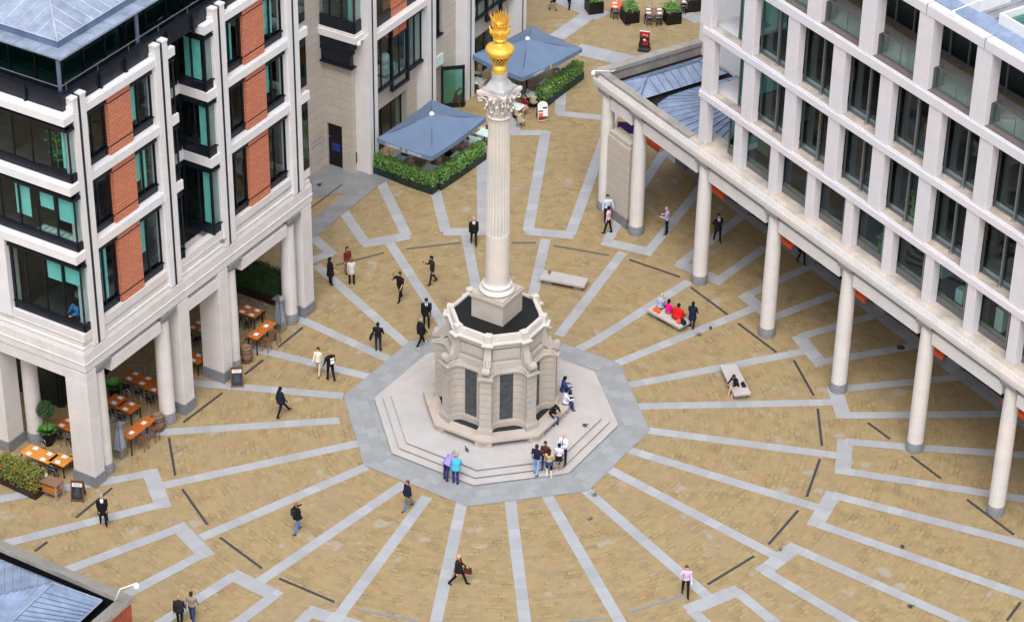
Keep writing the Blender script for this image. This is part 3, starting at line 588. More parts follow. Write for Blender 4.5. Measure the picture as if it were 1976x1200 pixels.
# floors: (pier start, spacing, width, z0, z1, depth of glazing)
FL=[(5.13,3.0,.60,8.40,10.97,.47),(5.14,3.385,.88,11.40,14.66,.60),(4.74,3.495,.90,15.10,18.56,.60)]
BEAMS=[(10.97,11.40),(14.66,15.10),(18.56,19.10)]
rw=random.Random(21)
for fi,(s,st,wd,z0,z1,dp) in enumerate(FL):
    us=[]; u=s
    while u<UMAX-1: us.append(u); u+=st
    for i,u in enumerate(us):
        p=MB(); p.box(u,u+wd,0,.42 if fi else .46,z0,z1); p.build('pier',MT['pier_stone'],rb,bevel=.012)
        if i+1>=len(us): continue
        x0,x1=u+wd-.14,us[i+1]+.14
        if i==0: x0=us[1]-1.05         # first bay: the glazing stops short and returns inward, the corner pier stands free
        f=MB(); y=dp; rail=.38 if fi==0 else .12
        f.box(x0,x1,y,y+.08,z0,z0+rail); f.box(x0,x1,y,y+.08,z1-.10,z1+.02)
        f.box(x0,x0+.09,y,y+.08,z0,z1); f.box(x1-.09,x1,y,y+.08,z0,z1)
        xm=x0+(x1-x0)*(.78 if fi==0 else (.52 if i else .6)); f.box(xm-.03,xm+.03,y+.01,y+.08,z0,z1)
        fo=f.build('window',MT['grey_metal'],rb)
        fn=MB(); fn.box(xm-.045,xm+.045,y-.10,y+.005,z0+(.02 if fi else .2),z1)
        if fi: fn.lathe([(.12,z0),(.10,z0+.05),(.05,z0+.08)],xm,y-.10,12)
        fn.build('window_fin',MT['fin'],fo)
        gl=MB(); gl.box(x0+.08,x1-.08,y+.035,y+.05,z0+rail-.02,z1-.08)
        if i==0: gl.box(x0-.01,x0+.005,y+.08,6.0,z0+.1,z1)
        gl.build('glass',MT['glass_teal'] if i==0 else MT['glass'],fo)
        # things seen through the glass
        q=rw.random()
        if q<.55:
            it=MB(); bx=x0+rw.uniform(.25,.9)
            if q<.25: it.box(bx,bx+rw.uniform(.5,1.2),y+1.4,y+2.1,z0+.1,z0+.78); 
            elif q<.4: it.box(bx,bx+.5,y+.7,y+1.1,z0+.1,z0+rw.uniform(.7,1.4))
            else: it.box(bx,bx+.9,y+1.2,y+1.3,z0+.9,z0+2.2)
            it.build('office_furniture',[MT['blind_white'],MT['inside_light'],MT['wood'],MT['leaf_bright']][rw.randrange(3)],fo)
        if rw.random()<.18 and fi<2:
            it=MB(); xx=(x0+x1)/2
            for _ in range(40): c=Vector((xx+rw.gauss(0,.2),y+.5+rw.gauss(0,.12),z0+.6+abs(rw.gauss(0,.3)))); d=Vector((rw.gauss(0,1),rw.gauss(0,1),rw.gauss(0,1))).normalized()*.1; e_=d.orthogonal().normalized()*.05; it.add([c-d,c-e_,c+d,c+e_],[(0,1,2,3)])
            it.lathe([(.12,z0+.1),(.17,z0+.5)],xx,y+.5,12); it.build('window_plant',MT['leaf_bright'],fo)
    z=BEAMS[fi][0]; zt=BEAMS[fi][1]; b=MB(); x0=us[0]-.10
    b.box(x0,UMAX,-.07,.45,z,zt-.07); b.box(x0,UMAX,-.02,.12,zt-.07,zt); b.box(x0,UMAX,.52,1.1,z+.1,zt-.03)
    b.build('floor_beam',MT['pier_stone'],rb,bevel=.012)
    b=MB(); b.box(x0,UMAX,.12,.62,zt-.07,zt-.004); b.build('window_sill',MT['ledge'],rb)
    fl=MB(); fl.box(us[1]-1.0,UMAX,1.1,9,z+.15,zt-.05); fl.build('floor_slab',MT['carpet'],rb)
    fl=MB(); fl.box(us[0]+.02,us[1]-1.0,1.1,6.6,z+.12,zt-.04); fl.build('corner_ledge',MT['pier_stone'],rb)
fl=MB(); fl.box(7.4,UMAX,1.2,9,8.2,8.37); fl.build('floor_slab',MT['carpet'],rb)
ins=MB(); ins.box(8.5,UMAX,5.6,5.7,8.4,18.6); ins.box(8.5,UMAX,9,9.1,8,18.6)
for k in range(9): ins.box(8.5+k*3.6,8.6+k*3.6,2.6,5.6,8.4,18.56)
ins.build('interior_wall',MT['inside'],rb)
# set-back pale stone wing behind the corner
wg=MB(); wg.box(-3.95,7.2,6.72,14,7.2,24.0); wg.build('rear_wing_wall',MT['white_stone'],rb)
wn=MB()
for z0,z1 in ((8.7,10.8),(12,14.4),(15.7,18.3)): wn.box(3.2,6.6,6.66,6.73,z0,z1)
wn.build('rear_window',MT['navy'],rb)
# terrace storey
TP=[5.20+3.93*k for k in range(9)]
for u in TP:
    p=MB(); p.box(u,u+1.0,0,.62,19.10,22.77); p.build('pier',MT['pier_stone'],rb,bevel=.012)
tf=MB(); tf.box(5.2,UMAX,.42,2.66,19.05,19.115); tf.build('terrace_floor',MT['terrace'],rb)
gv=MB(); gv.box(5.2,UMAX,2.66,3.0,19.05,19.125); gv.build('pebble_strip',MT['gravel'],rb)
for k in range(300):
    pass
pb=MB(); rp=random.Random(8)
for k in range(1400): pb.ball((rp.uniform(5.3,UMAX),rp.uniform(2.69,2.97),19.13),*(rp.uniform(.03,.06) for _ in range(3)),6,4)
o=pb.build('pebbles',MT['gravel'],rb); o['kind']='stuff'
tb=MB(); tb.box(5.2,UMAX,.05,.42,19.02,19.13); tb.build('terrace_edge_plank',MT['plank'],rb)
for i in range(len(TP)-1):
    x0,x1=TP[i]+1.02,TP[i+1]-.02; g=MB(); g.box(x0,x1,.46,.475,19.15,20.22); xm=(x0+x1)/2
    o=g.build('glass_balustrade',MT['glass_clear'],rb); g.box(0,0,0,0,0,0)
    h=MB(); h.box(x0,x1,.44,.50,20.22,20.25); h.box(x0,x1,.42,.52,19.11,19.19); h.box(xm-.01,xm+.01,.45,.485,19.15,20.22); h.box(x0,x0+.02,.3,.9,19.15,20.22); h.build('balustrade_rail',MT['grey_metal'],o)
tw=MB(); x=5.6
while x<UMAX: tw.box(x-.05,x+.05,2.98,3.08,19.1,22.75); x+=1.31
tw.box(5.2,UMAX,3.0,3.1,19.1,19.3); tw.box(5.2,UMAX,2.99,3.1,22.5,22.77); o=tw.build('terrace_glazing',MT['grey_metal'],rb)
g=MB(); g.box(5.2,UMAX,3.04,3.055,19.3,22.5); g.build('glass',MT['glass'],o)
ti=MB(); ti.box(5.2,UMAX,6.5,6.6,19.1,22.7); ti.box(5.2,UMAX,3.1,6.5,18.98,19.06); ti.build('terrace_room',MT['inside'],rb)
rbm=MB(); rbm.box(4.9,UMAX,-.04,.50,22.77,23.25); rbm.box(4.9,UMAX,.0,.45,23.25,23.30); rbm.build('roof_beam',MT['pier_stone'],rb,bevel=.012)
for k in range(9):
    l=MB(); l.box(TP[k]+.46,TP[k]+.50,-.045,.45,22.78,23.305) ; l.build('beam_joint',MT['granite'],rb)
re_=MB(); re_.rings([[(4.9,.45,23.2),(UMAX,.45,23.2),(UMAX,.45,23.34),(4.9,.45,23.34)],[(4.9,1.3,23.2),(UMAX,1.3,23.2),(UMAX,1.3,23.52),(4.9,1.3,23.52)]]); re_.build('eaves_flashing',MT['zinc'],rb)
rr=MB(); rr.rings([[(4.9,1.3,23.2),(UMAX,1.3,23.2),(UMAX,1.3,23.50),(4.9,1.3,23.50)],[(4.9,16,23.2),(UMAX,16,23.2),(UMAX,16,23.8),(4.9,16,23.8)]]); rr.build('roof',MT['roof_grey'],rb)
sm=MB(); x=5.2
while x<UMAX: sm.rings([[(x,1.32,23.50),(x+.035,1.32,23.50),(x+.035,1.32,23.56),(x,1.32,23.56)],[(x,16,23.8),(x+.035,16,23.8),(x+.035,16,23.86),(x,16,23.86)]]); x+=.62
sm.build('roof_seam',MT['zinc'],rb)
for k in range(7):
    x=7.6+k*4.15+.6; f=MB(); 
    for (x0,x1,y0,y1) in ((x,x+2.9,1.15,1.27),(x,x+2.9,2.9,3.02),(x,x+.12,1.27,2.9),(x+2.78,x+2.9,1.27,2.9)): f.box(x0,x1,y0,y1,23.3,24.0)
    o=f.build('roof_skylight',MT['lamp_white'],rb); g=MB(); g.box(x+.12,x+2.78,1.27,2.9,23.62,23.66); g.build('glass',MT['glass_teal'],o)
en=MB(); en.box(10.5,UMAX,11,12,8,23); en.build('core_wall',MT['inside'],rb)
# freestanding stone block between the first two columns
bl=MB(); bl.box(-2.62,-.58,-.25,.55,.62,5.05); bl.box(-2.56,-.64,-.19,.49,5.05,5.35)
o=bl.build('stone_block',MT['rust_stone'],None,RO,RROT,.015); tag(o,'tall plain stone block between the first two arcade columns','wall block')
p=MB(); p.box(-2.66,-.54,-.29,.59,0,.62); p.build('plinth',MT['granite'],o)
# ---------------- low pavilion roof at the end of the arcade
pv=empty('arcade_pavilion',RO,RROT,'low zinc-roofed pavilion with weathered stone parapet at the far end of the right arcade','pavilion')
c=MB(); c.box(-4.15,-3.62,-.42,7.3,8.20,8.46); c.box(-3.62,4.70,-.30,.14,8.362,8.50); c.box(-4.1,-3.7,.31,7.3,6.7,8.20); c.box(-4.1,4.7,6.95,7.3,7.3,8.44); c.build('parapet',MT['weathered'],pv,bevel=.015)
c=MB(); c.box(-3.7,5.0,.31,6.95,7.52,7.62); c.build('gutter',MT['black'],pv)
round_column('end_column',pv,-3.55,6.6,.40,.345,6.7,.55,MT['cream_stone'],MT['granite'])
def seam_roof(name,parent,faces,mat,seam_mat,seams,sr=.03):
    m=MB(); 
    for f in faces: m.add(f,[tuple(range(len(f)))])
    o=m.build(name,mat,parent); s=MB()
    for a,b,*q in seams: s.tube([a,b],q[0] if q else sr,5)
    s.build('seam',seam_mat,o); return o
e0,e1,z0,z1=(-3.25,.55),(-.95,6.6),7.75,8.30
Lc,Rc,Rf,Lf=(e0[0],e0[1],z0),(e1[0],e0[1],z0),(e1[0],e1[1],z0),(e0[0],e1[1],z0)
r0,r1=(-2.1,1.9,z1),(-2.1,5.3,z1)
sm=[]
for k in range(8):
    v=1.9+k*3.4/7; sm+= [((-2.1,v,z1),(-3.25,v,z0)),((-2.1,v,z1),(-.95,v,z0))]
for k in (-2.7,-1.5): sm+= [((k,.55,z0),(-2.1+ (k+2.1)*.5,1.22,z0+.27)),((k,6.6,z0),(-2.1+(k+2.1)*.5,5.95,z0+.27))]
sm+= [(r0,r1,.06),(r0,Lc,.05),(r0,Rc,.05),(r1,Lf,.05),(r1,Rf,.05)]
seam_roof('hipped_roof',pv,[[Lc,Rc,r0],[Rc,Rf,r1,r0],[Rf,Lf,r1],[Lf,Lc,r0,r1]],MT['zinc'],MT['zinc_dark'],sm)
ap=(3.4,5.6,8.75); rim=[(-.45,6.7),(-.5,5.2),(-.55,3.6),(-.5,2.2),(-.1,1.15),(.9,.62),(2.1,.5),(3.4,.48),(4.8,.5),(6.2,.55)]
fc=[];sm=[]
for k in range(len(rim)-1): fc.append([(*rim[k],7.75),(*rim[k+1],7.75),ap])
rim2=[]
for k in range(len(rim)-1):
    for t in (0,.5): rim2.append((rim[k][0]*(1-t)+rim[k+1][0]*t,rim[k][1]*(1-t)+rim[k+1][1]*t,7.76))
sm=[(q,(ap[0],ap[1],ap[2]+.01)) for q in rim2]
seam_roof('fan_roof',pv,fc,MT['zinc'],MT['zinc_dark'],sm,.03)
# ---------------- brick building whose roof corner shows at the lower left
BO=at(257,1150,8.0); BROT=R(149.3)
bb=empty('brick_building',(BO.x,BO.y,0),BROT,'red brick building with a grey coping and blue zinc roof at the lower left corner','building')
m=MB(); m.box(.08,26,.08,.3,0,7.72); m.box(.08,.3,.3,14,0,7.72); m.build('brick_wall',MT['red_brick'],bb)
m=MB(); m.box(0,26,0,.40,7.72,8.0); m.box(0,.46,.40,14,7.72,8.0); m.build('coping',MT['weathered'],bb,bevel=.015)
m=MB(); m.box(.3,26,.3,14,7.0,7.1); m.box(.3,.44,.38,14,7.1,7.72); m.box(.3,26,.3,.38,7.1,7.72); m.build('gutter',MT['black'],bb)
m=MB(); m.box(.03,.08,2.0,2.12,0,7.6); m.build('rain_pipe',MT['dark_metal'],bb)
def bloc(x,y,z): p=at(x,y,z); p.z=z; return Matrix.Translation((BO.x,BO.y,0)).inverted() and (Matrix.Rotation(-BROT,4,'Z')@Matrix.Translation((-BO.x,-BO.y,0)))@p
K=bloc(197,1158,7.55); L0=bloc(-40,1061,7.55); A=bloc(101,1124,8.75); Wp=bloc(-40,1156,8.95); D=bloc(-2,1222,8.75); E_=bloc(125,1225,7.55); W2=bloc(-60,1245,8.2)
V=lambda p:tuple(p)
lerp=lambda a,b,t:a.lerp(b,t)
sm=[]
for k in range(1,9): t=k/9; sm.append((V(lerp(L0,A,t)),V(lerp(Wp,A,t)),.05))
for k in range(0,9): t=k/9; sm.append((V(lerp(Wp,A,t)),V(lerp(W2,D,t)),.05))
for k in range(1,11): t=k/11; sm.append((V(lerp(A,D,t)),V(lerp(K,E_,t)),.022))
sm+= [(V(A),V(Wp),.055),(V(A),V(D),.06),(V(A),V(K),.055),(V(K),V(E_),.05)]
o=seam_roof('zinc_roof',bb,[[V(L0),V(K),V(A)],[V(L0),V(A),V(Wp)],[V(Wp),V(A),V(D),V(W2)],[V(A),V(K),V(E_),V(D)]],MT['zinc'],MT['zinc_light'],sm[:18]+sm[28:])
sd2=MB()
for a,b,r in sm[18:28]: sd2.tube([a,b],r,5)
sd2.build('hip_seam',MT['zinc_dark'],o)
# ---------------- left office building (local x along the square front, y inward, corner at the origin)
AO=Vector((-19.0734,-6.6832,0)); AROT=R(59.4242)
la=empty('office_building',AO,AROT,'corner office block with terracotta panels, white piers and a blue zinc roof on the left','building')
def law(u,v,z=0): c,s=math.cos(AROT),math.sin(AROT); return Vector((AO.x+u*c-v*s,AO.y+u*s+v*c,z))
YB=12.5     # depth of the block along its near side
# --- arcade
def sq_pier(x0,x1,y0,y1):
    p=MB(); p.box(x0,x1,y0,y1,.62,6.0); o=p.build('arcade_pier',MT['cream_stone'],la,bevel=.015)
    q=MB(); q.box(x0-.04,x1+.04,y0-.04,y1+.04,-.02,.62); q.build('plinth',MT['granite'],o)
for x0,x1 in ((0,.74),(7.08,7.9),(10.35,11.12),(17.5,18.4)): sq_pier(x0,x1,0,1.30)
for u in (1.30,6.28,11.75,16.85): round_column('arcade_column',la,u,.48,.40,.36,6.0,.62,MT['cream_stone'],MT['granite'])
sq_pier(.0,1.15,5.35,6.1); sq_pier(.0,1.15,10.2,11.0); round_column('arcade_column',la,1.55,4.95,.40,.36,6.0,.62,MT['cream_stone'],MT['granite'])
round_column('arcade_column',la,.9,7.2,.40,.36,6.0,.62,MT['cream_stone'],MT['granite'])
# --- entablature wrapping the corner (front along x, near side along y)
def wrap(mb,o,z0,z1,d=.6,x1=18.5):
    "L-shaped course: o = set-back from the face (negative is proud)"
    mb.prism([(o,o),(x1-o,o),(x1-o,o+d),(o+d,o+d),(o+d,YB),(o,YB)],z0,z1)
en=MB(); wrap(en,.0,6.66,7.66,1.3); wrap(en,-.04,7.10,7.14,.2)
for o,z0,z1 in ((.03,7.66,7.76),(.10,7.76,7.84),(.06,7.84,7.97),(.16,7.97,8.05),(.14,8.05,8.30),(.10,8.30,8.36)): wrap(en,o,z0,z1,1.2)
en.build('cornice',MT['cream_stone'],la,bevel=.01)
g=MB(); wrap(g,.07,6.58,6.66,1.1); g.build('lead_strip',MT['granite'],la)
for u in (1.30,6.28,11.75,16.85):
    c=MB(); c.box(u-.55,u+.55,-.05,.9,6.36,6.62); c.build('column_cap',MT['granite'],la,bevel=.012)
lt=MB()
for x0,x1 in ((.0,.74),(7.08,7.9),(10.35,11.12),(17.5,18.4)): lt.box(x0-.001,x1+.001,.001,1.30,6.0,6.58)
lt.box(1.86,5.72,.04,.55,5.72,6.34); lt.box(7.9,10.35,.04,.55,5.72,6.34); lt.box(12.31,16.29,.04,.55,5.72,6.34)
lt.box(.04,.55,1.3,5.35,5.98,6.58); lt.box(.04,.55,6.1,10.2,5.98,6.58); lt.box(.001,1.15,5.35,6.1,6.0,6.58); lt.box(.001,1.15,10.2,11.0,6.0,6.58)
lt.build('lintel_beam',MT['cream_stone'],la,bevel=.01)
ce=MB(); ce.box(.6,18.2,.6,YB,6.30,6.56); ce.build('arcade_ceiling',MT['cream_stone'],la)
# arcade interior: dark shopfronts behind
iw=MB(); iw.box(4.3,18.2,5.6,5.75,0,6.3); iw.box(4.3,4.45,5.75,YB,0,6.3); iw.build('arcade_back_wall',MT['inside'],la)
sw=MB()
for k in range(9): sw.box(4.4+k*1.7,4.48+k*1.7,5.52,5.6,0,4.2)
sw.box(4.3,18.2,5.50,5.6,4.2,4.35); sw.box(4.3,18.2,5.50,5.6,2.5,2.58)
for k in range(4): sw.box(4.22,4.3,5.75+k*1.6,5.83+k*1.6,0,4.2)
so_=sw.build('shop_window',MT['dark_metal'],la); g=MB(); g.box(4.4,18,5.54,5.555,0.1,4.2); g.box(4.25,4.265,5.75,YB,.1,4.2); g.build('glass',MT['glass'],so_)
# --- upper storeys on the square front
PZ0,PZ1=7.80,20.75
for u in (1.17,7.08,11.48,17.37):
    p=MB(); p.box(u-.44,u-.11,-.02,.55,PZ0,PZ1); p.box(u+.11,u+.44,-.02,.55,PZ0,PZ1); p.box(u-.50,u-.11,.12,.6,PZ0,PZ1-.35); p.box(u+.11,u+.50,.12,.6,PZ0,PZ1-.35)
    p.box(u-.47,u-.11,-.05,.5,PZ1,PZ1+.10); p.box(u+.11,u+.47,-.05,.5,PZ1,PZ1+.10)
    for z in (9.6,12.85,16.45,19.95): p.box(u-.447,u-.105,-.027,.3,z,z+.02); p.box(u+.105,u+.447,-.027,.3,z,z+.02)
    o=p.build('pier',MT['white_stone'],la); q=MB(); q.box(u-.11,u+.11,.03,.5,PZ0-.1,PZ1+.02); q.build('joint_strip',MT['navy'],o)
FZ=[(8.36,12.62),(13.12,16.24),(16.72,19.78)]; BZ=[(12.62,13.12),(16.24,16.72),(19.78,20.22)]
rl=random.Random(4)
def band_piece(x0,x1,z0,z1):
    b=MB(); b.box(x0,x1,.02,.55,z0,z1-.05); b.box(x0,x1,.06,.9,z1-.05,z1); b.build('floor_band',MT['white_stone'],la,bevel=.008)
for (a,b_) in ((1.61,6.64),(11.92,16.93)):
    for z0,z1 in BZ: band_piece(a,b_,z0,z1)
    w=(b_-a); bx0,bx1=a+w*.325,a+w*.65
    for k,(z0,z1) in enumerate(FZ):
        zz=z0+(.42 if k==0 else .02)
        if k==0:
            s=MB(); s.box(a,b_,.10,.7,8.30,8.78); s.build('sill_course',MT['cream_stone'],la)
        p=MB(); p.box(bx0,bx1,.16,.5,zz,z1); o=p.build('terracotta_panel',MT['terracotta'],la)
        
        for za in (z1-.42,zz+.44): q=MB(); q.box(bx0,bx1,.150,.2,za,za+.06); q.build('panel_joint',MT['navy'],o)
        for x0,x1 in ((a,bx0),(bx1,b_)):
            f=MB(); y=.34
            f.box(x0,x1,y,y+.12,zz,zz+.42); f.box(x0,x1,y-.1,y+.1,zz+.36,zz+.42)          # dark apron with a small ledge
            f.box(x0,x1,y,y+.12,z1-.34,z1); f.box(x0+.05,x1-.02,y-.14,y+.05,z1-.36,z1-.22)       # hood
            f.box(x0,x0+.10,y,y+.12,zz,z1); f.box(x1-.10,x1,y,y+.12,zz,z1); xm=x0+(x1-x0)*.42; f.box(xm-.035,xm+.035,y,y+.1,zz+.4,z1-.3)
            fo=f.build('window',MT['navy'],la); g=MB(); g.box(x0+.1,x1-.1,y+.05,y+.062,zz+.42,z1-.34); g.build('glass',MT['glass'],fo)
            if (x0==bx1 and k!=0) or rl.random()<.25:
                h=(z1-zz-.8)*rl.uniform(.4,1); bl=MB(); bl.box(x0+.12,xm-.05,y+.16,y+.175,z1-.36-h,z1-.36); 
                if rl.random()<.6: bl.box(xm+.05,xm+.45,y+.2,y+.215,zz+.45,z1-.36)
                bl.build('blind',MT['blind'],fo)
            if rl.random()<.5:
                d=MB(); d.box(x0+.2,x1-.2,y+.9,y+1.5,zz+.5,zz+.78); d.build('desk',MT['inside_light'],fo)
# --- middle bay: glazed boxes either side of a recess, white stepped ledges
RX0,RX1,RD=8.05,10.35,1.75
for k,(z0,z1) in enumerate(FZ):
    zb=z0+(.42 if k==0 else .0)
    if k>0 or True:
        pass
    pl=[(7.52,.10),(RX0,.10),(RX0,RD),(RX1,RD),(RX1,.10),(11.04,.10)]
    f=MB(); g=MB(); bl=MB()
    for i in range(len(pl)-1):
        p,q=Vector(pl[i]),Vector(pl[i+1]); t=(q-p).normalized(); L=(q-p).length; nn=Vector((t.y,-t.x))   # outward
        def wallbox(mb,s0,s1,d0,d1,za,zc):
            c=[p+t*s0+nn*d0,p+t*s1+nn*d0,p+t*s1+nn*d1,p+t*s0+nn*d1]; mb.prism([tuple(v) for v in c],za,zc)
        wallbox(f,0,L,-.12,-.03,zb,zb+.48); wallbox(f,0,L,-.12,.0,z1-.36,z1); wallbox(f,-.02,L+.02,-.03,.06,z1-.30,z1-.20); wallbox(f,0,L,-.05,.03,zb+.42,zb+.48)
        for s in np.linspace(0,L,max(2,int(L/.8)+1)): wallbox(f,max(0,s-.035),min(L,s+.035),-.11,-.02,zb+.4,z1-.3)
        wallbox(g,0,L,-.08,-.068,zb+.44,z1-.3)
    fo=f.build('bay_window',MT['navy'],la); g.build('glass',MT['glass'],fo)
    bl.box(RX1+.16,RX1+.18,.45,RD-.35,zb+.5,z1-.36) if k==2 else bl.box(RX1+.16,RX1+.18,.30,.72,zb+.55,z1-.45)
    bl.box(RX0-.20,RX0-.18,.4,.9,zb+.5,z1-.4); bl.build('blind',MT['blind'],fo)
    d=MB(); d.box(8.4,10.0,RD+.5,RD+1.3,zb+.1,zb+.75); d.build('desk',MT['inside_light'],fo)
for z0,z1 in BZ:
    b=MB(); T=.34
    poly=[(7.50,.0),(RX0+.03,.0),(RX0+.03,RD-.06),(RX1-.03,RD-.06),(RX1-.03,.0),(11.06,.0),(11.06,T),(RX1+.26,T),(RX1+.26,RD+.25),(RX0-.26,RD+.25),(RX0-.26,T),(7.50,T)]
    def band(zc0,zc1):
        n=len(poly); b.prism(poly,zc0,zc1,cap0=False,cap1=False)
        quads=[(0,1,10,11),(1,2,9,10),(2,3,8,9),(3,4,7,8),(4,5,6,7)]
        b.add([(*q,zc1) for q in poly],quads); b.add([(*q,zc0) for q in poly],[q[::-1] for q in quads])
    band(z0,z1); b.build('stepped_ledge',MT['white_stone'],la)
s=MB(); s.box(7.52,11.04,.12,.5,8.30,8.78); s.build('sill_course',MT['cream_stone'],la)
# --- near side (faces the lower left of the picture): corner glazing with white bands
for k,(z0,z1) in enumerate(FZ):
    zb=z0+(.38 if k==0 else .0); y1=4.24 if k==0 else YB; X=.30; Y=.04
    f=MB(); g=MB(); bl=MB()
    f.box(X,X+.1,Y,y1,zb,zb+.42); f.box(X-.05,X+.08,Y,y1,zb+.38,zb+.45); f.box(X,X+.1,Y,y1,z1-.42,z1); f.box(X-.14,X+.1,Y-.06,y1,z1-.40,z1-.24)
    f.box(X,.70,Y,Y+.1,zb,zb+.42); f.box(X,.70,Y,Y+.1,z1-.42,z1); f.box(X-.14,.66,Y-.10,Y+.05,z1-.40,z1-.24); f.box(X,X+.07,Y,Y+.07,zb,z1)
    y=1.15
    while y<y1: f.box(X,X+.08,y-.04,y+.04,zb+.4,z1-.3); y+=1.08
    if k==0: f.box(X,X+.1,y1-.15,y1,zb,z1)
    fo=f.build('corner_window',MT['navy'],la); g.box(X+.03,X+.042,Y+.05,y1,zb+.42,z1-.4); g.box(X+.05,.70,Y+.03,Y+.042,zb+.42,z1-.4); g.build('glass',MT['glass'],fo)
    if k==0: sp=[(.16,1.08,1.05),(1.22,2.12,1.15)]
    elif k==1: sp=[(.16,1.08,1.35),(1.38,2.15,.95),(2.75,3.6,1.75),(4.7,5.3,1.8)]
    else: sp=[]
    for a,b_,h in sp: bl.box(X+.14,X+.155,a,b_,z1-.42-h,z1-.42)
    if k==2: bl.box(X+.3,X+.32,.55,.70,zb+.5,z1-.5)
    if bl.v: bl.build('blind',MT['blind'],fo)
    if k==1:
        d=MB(); d.box(X+.25,X+.75,.2,2.6,zb+.30,zb+.34); d.build('window_shelf',MT['inside_light'],fo)
        for j in range(7): d=MB(); yy=.3+j*.33; d.box(X+.30,X+.62,yy,yy+.24,zb+.34,zb+.352+.004*j); d.build('paper_stack',MT['blind_white'],fo)
    if k==2:
        d=MB()
        for _ in range(120):
            q=Vector((X+.55+rl.gauss(0,.12),1.25+rl.gauss(0,.22),zb+.7+rl.random()*1.3)); e=Vector((rl.gauss(0,.4),rl.gauss(0,1),rl.gauss(-.6,.6))).normalized()*.22; s_=e.orthogonal().normalized()*.035; d.add([q,q+e*.5+s_,q+e,q+e*.5-s_],[(0,1,2,3)])
        d.tube([(X+.55,1.25,zb+.2),(X+.55,1.25,zb+1.9)],.03,6); d.build('window_plant',MT['leaf_bright'],fo)
    if k==0:
        p=MB(); p.box(.02,.8,4.24,5.0,8.36,12.62); p.build('pier',MT['white_stone'],la)
        p=MB(); p.box(.25,.8,5.0,YB,8.36,12.62); p.build('side_wall',MT['white_stone'],la)
for z0,z1 in BZ:
    b=MB(); b.prism([(0,-.05),(.70,-.05),(.70,.30),(.42,.30),(.42,YB),(0,YB)],z0,z1-.06); b.prism([(.05,0),(.70,0),(.70,.5),(.6,.5),(.6,YB),(.05,YB)],z1-.06,z1); b.build('corner_band',MT['white_stone'],la,bevel=.008)
s=MB(); s.prism([(.12,.0),(.72,.0),(.72,.4),(.5,.4),(.5,YB),(.12,YB)],8.30,8.74); s.build('sill_course',MT['cream_stone'],la)
# --- far end (beyond the last pier)
for k,(z0,z1) in enumerate(FZ):
    f=MB(); f.box(17.85,18.45,.05,3.2,z0+.35,z1-.05); fo=f.build('end_bay',MT['navy'],la)
    g=MB(); g.box(17.9,18.40,.028,.045,z0+.9,z1-.5); g.build('glass',MT['glass_teal'],fo)
    b=MB(); b.box(17.80,18.55,-.03,3.3,BZ[k][0],BZ[k][1]); b.build('end_band',MT['white_stone'],la,bevel=.008)
b=MB(); b.box(17.8,18.5,.08,3.3,8.2,8.7); b.build('end_band',MT['white_stone'],la)
ew=MB(); ew.box(18.0,18.35,3.2,YB,6.6,20.2); ew.build('end_wall',MT['white_stone'],la)
# --- interior core, floors
ic=MB(); ic.box(1.2,17.8,4.2,4.3,8.4,19.8); ic.box(3.6,3.7,4.3,YB,8.4,19.8)
for x in (6.9,11.6): ic.box(x,x+.1,2.2,4.2,8.4,19.8)
ic.build('interior_wall',MT['inside'],la)
for z0,z1 in [(8.2,8.36)]+BZ:
    f=MB(); f.box(RX1+.3,17.8,.6,YB,z0+.05,z1-.03); f.box(.75,RX0-.3,.6,YB,z0+.05,z1-.03); f.box(RX0-.3,RX1+.3,RD+.3,YB,z0+.05,z1-.03); f.build('floor_slab',MT['carpet'],la)
# --- roof terrace, penthouse and zinc roof
rt=MB(); rt.box(.45,18.3,.5,YB,20.05,20.16); rt.build('roof_deck',MT['black'],la)
bl=MB(); bl.prism([(.45,.35),(18.3,.35),(18.3,.43),(.53,.43),(.53,YB),(.45,YB)],20.16,20.95); bl.prism([(.38,.28),(18.3,.28),(18.3,.62),(.72,.62),(.72,YB),(.38,YB)],20.95,21.02)
for u in (3.1,4.9,8.0,9.9,12.4,14.3,16.0): bl.box(u-.06,u+.06,.24,.36,20.0,21.05)
for v in (2.4,4.8): bl.box(.34,.46,v-.06,v+.06,20.0,21.05)
bl.build('balustrade_panel',MT['navy'],la)
hr=MB(); hr.tube([(.55,.5,21.35),(18.2,.5,21.35)],.025,6); hr.tube([(.6,.5,21.35),(.6,YB,21.35)],.025,6)
for u in np.arange(1,18,2.2): hr.tube([(u,.5,21.0),(u,.5,21.35)],.02,6)
hr.build('handrail',MT['grey_metal'],la)
pw=MB(); PX,PY=1.75,1.35
pw.box(PX,18.2,PY,PY+.1,20.1,20.6); pw.box(PX,PX+.1,PY,YB,20.1,20.6); pw.box(PX,18.2,PY,PY+.1,22.2,22.6); pw.box(PX,PX+.1,PY,YB,22.2,22.6)
x=PX
while x<18: pw.box(x,x+.08,PY-.02,PY+.1,20.1,22.6); x+=1.5
y=PY
while y<YB: pw.box(PX-.02,PX+.1,y,y+.08,20.1,22.6); y+=1.5
po=pw.build('penthouse_window',MT['navy'],la); g=MB(); g.box(PX,18.2,PY+.04,PY+.055,20.6,22.2); g.box(PX+.04,PX+.055,PY,YB,20.6,22.2); g.build('glass',MT['glass_teal'],po)
g=MB(); g.box(PX+1.5,18,3.3,3.4,20.1,22.5); g.box(PX+1.5,PX+1.6,3.4,YB,20.1,22.5); g.build('penthouse_wall',MT['inside'],la)
for x,y in ((1.0,.85),(6.5,.85),(12.3,.85)): c=MB(); c.lathe([(.10,20.16),(.10,22.56)],x,y,14); c.build('steel_post',MT['zinc_dark'],la)
ov=MB(); E0,E1=.80,.50
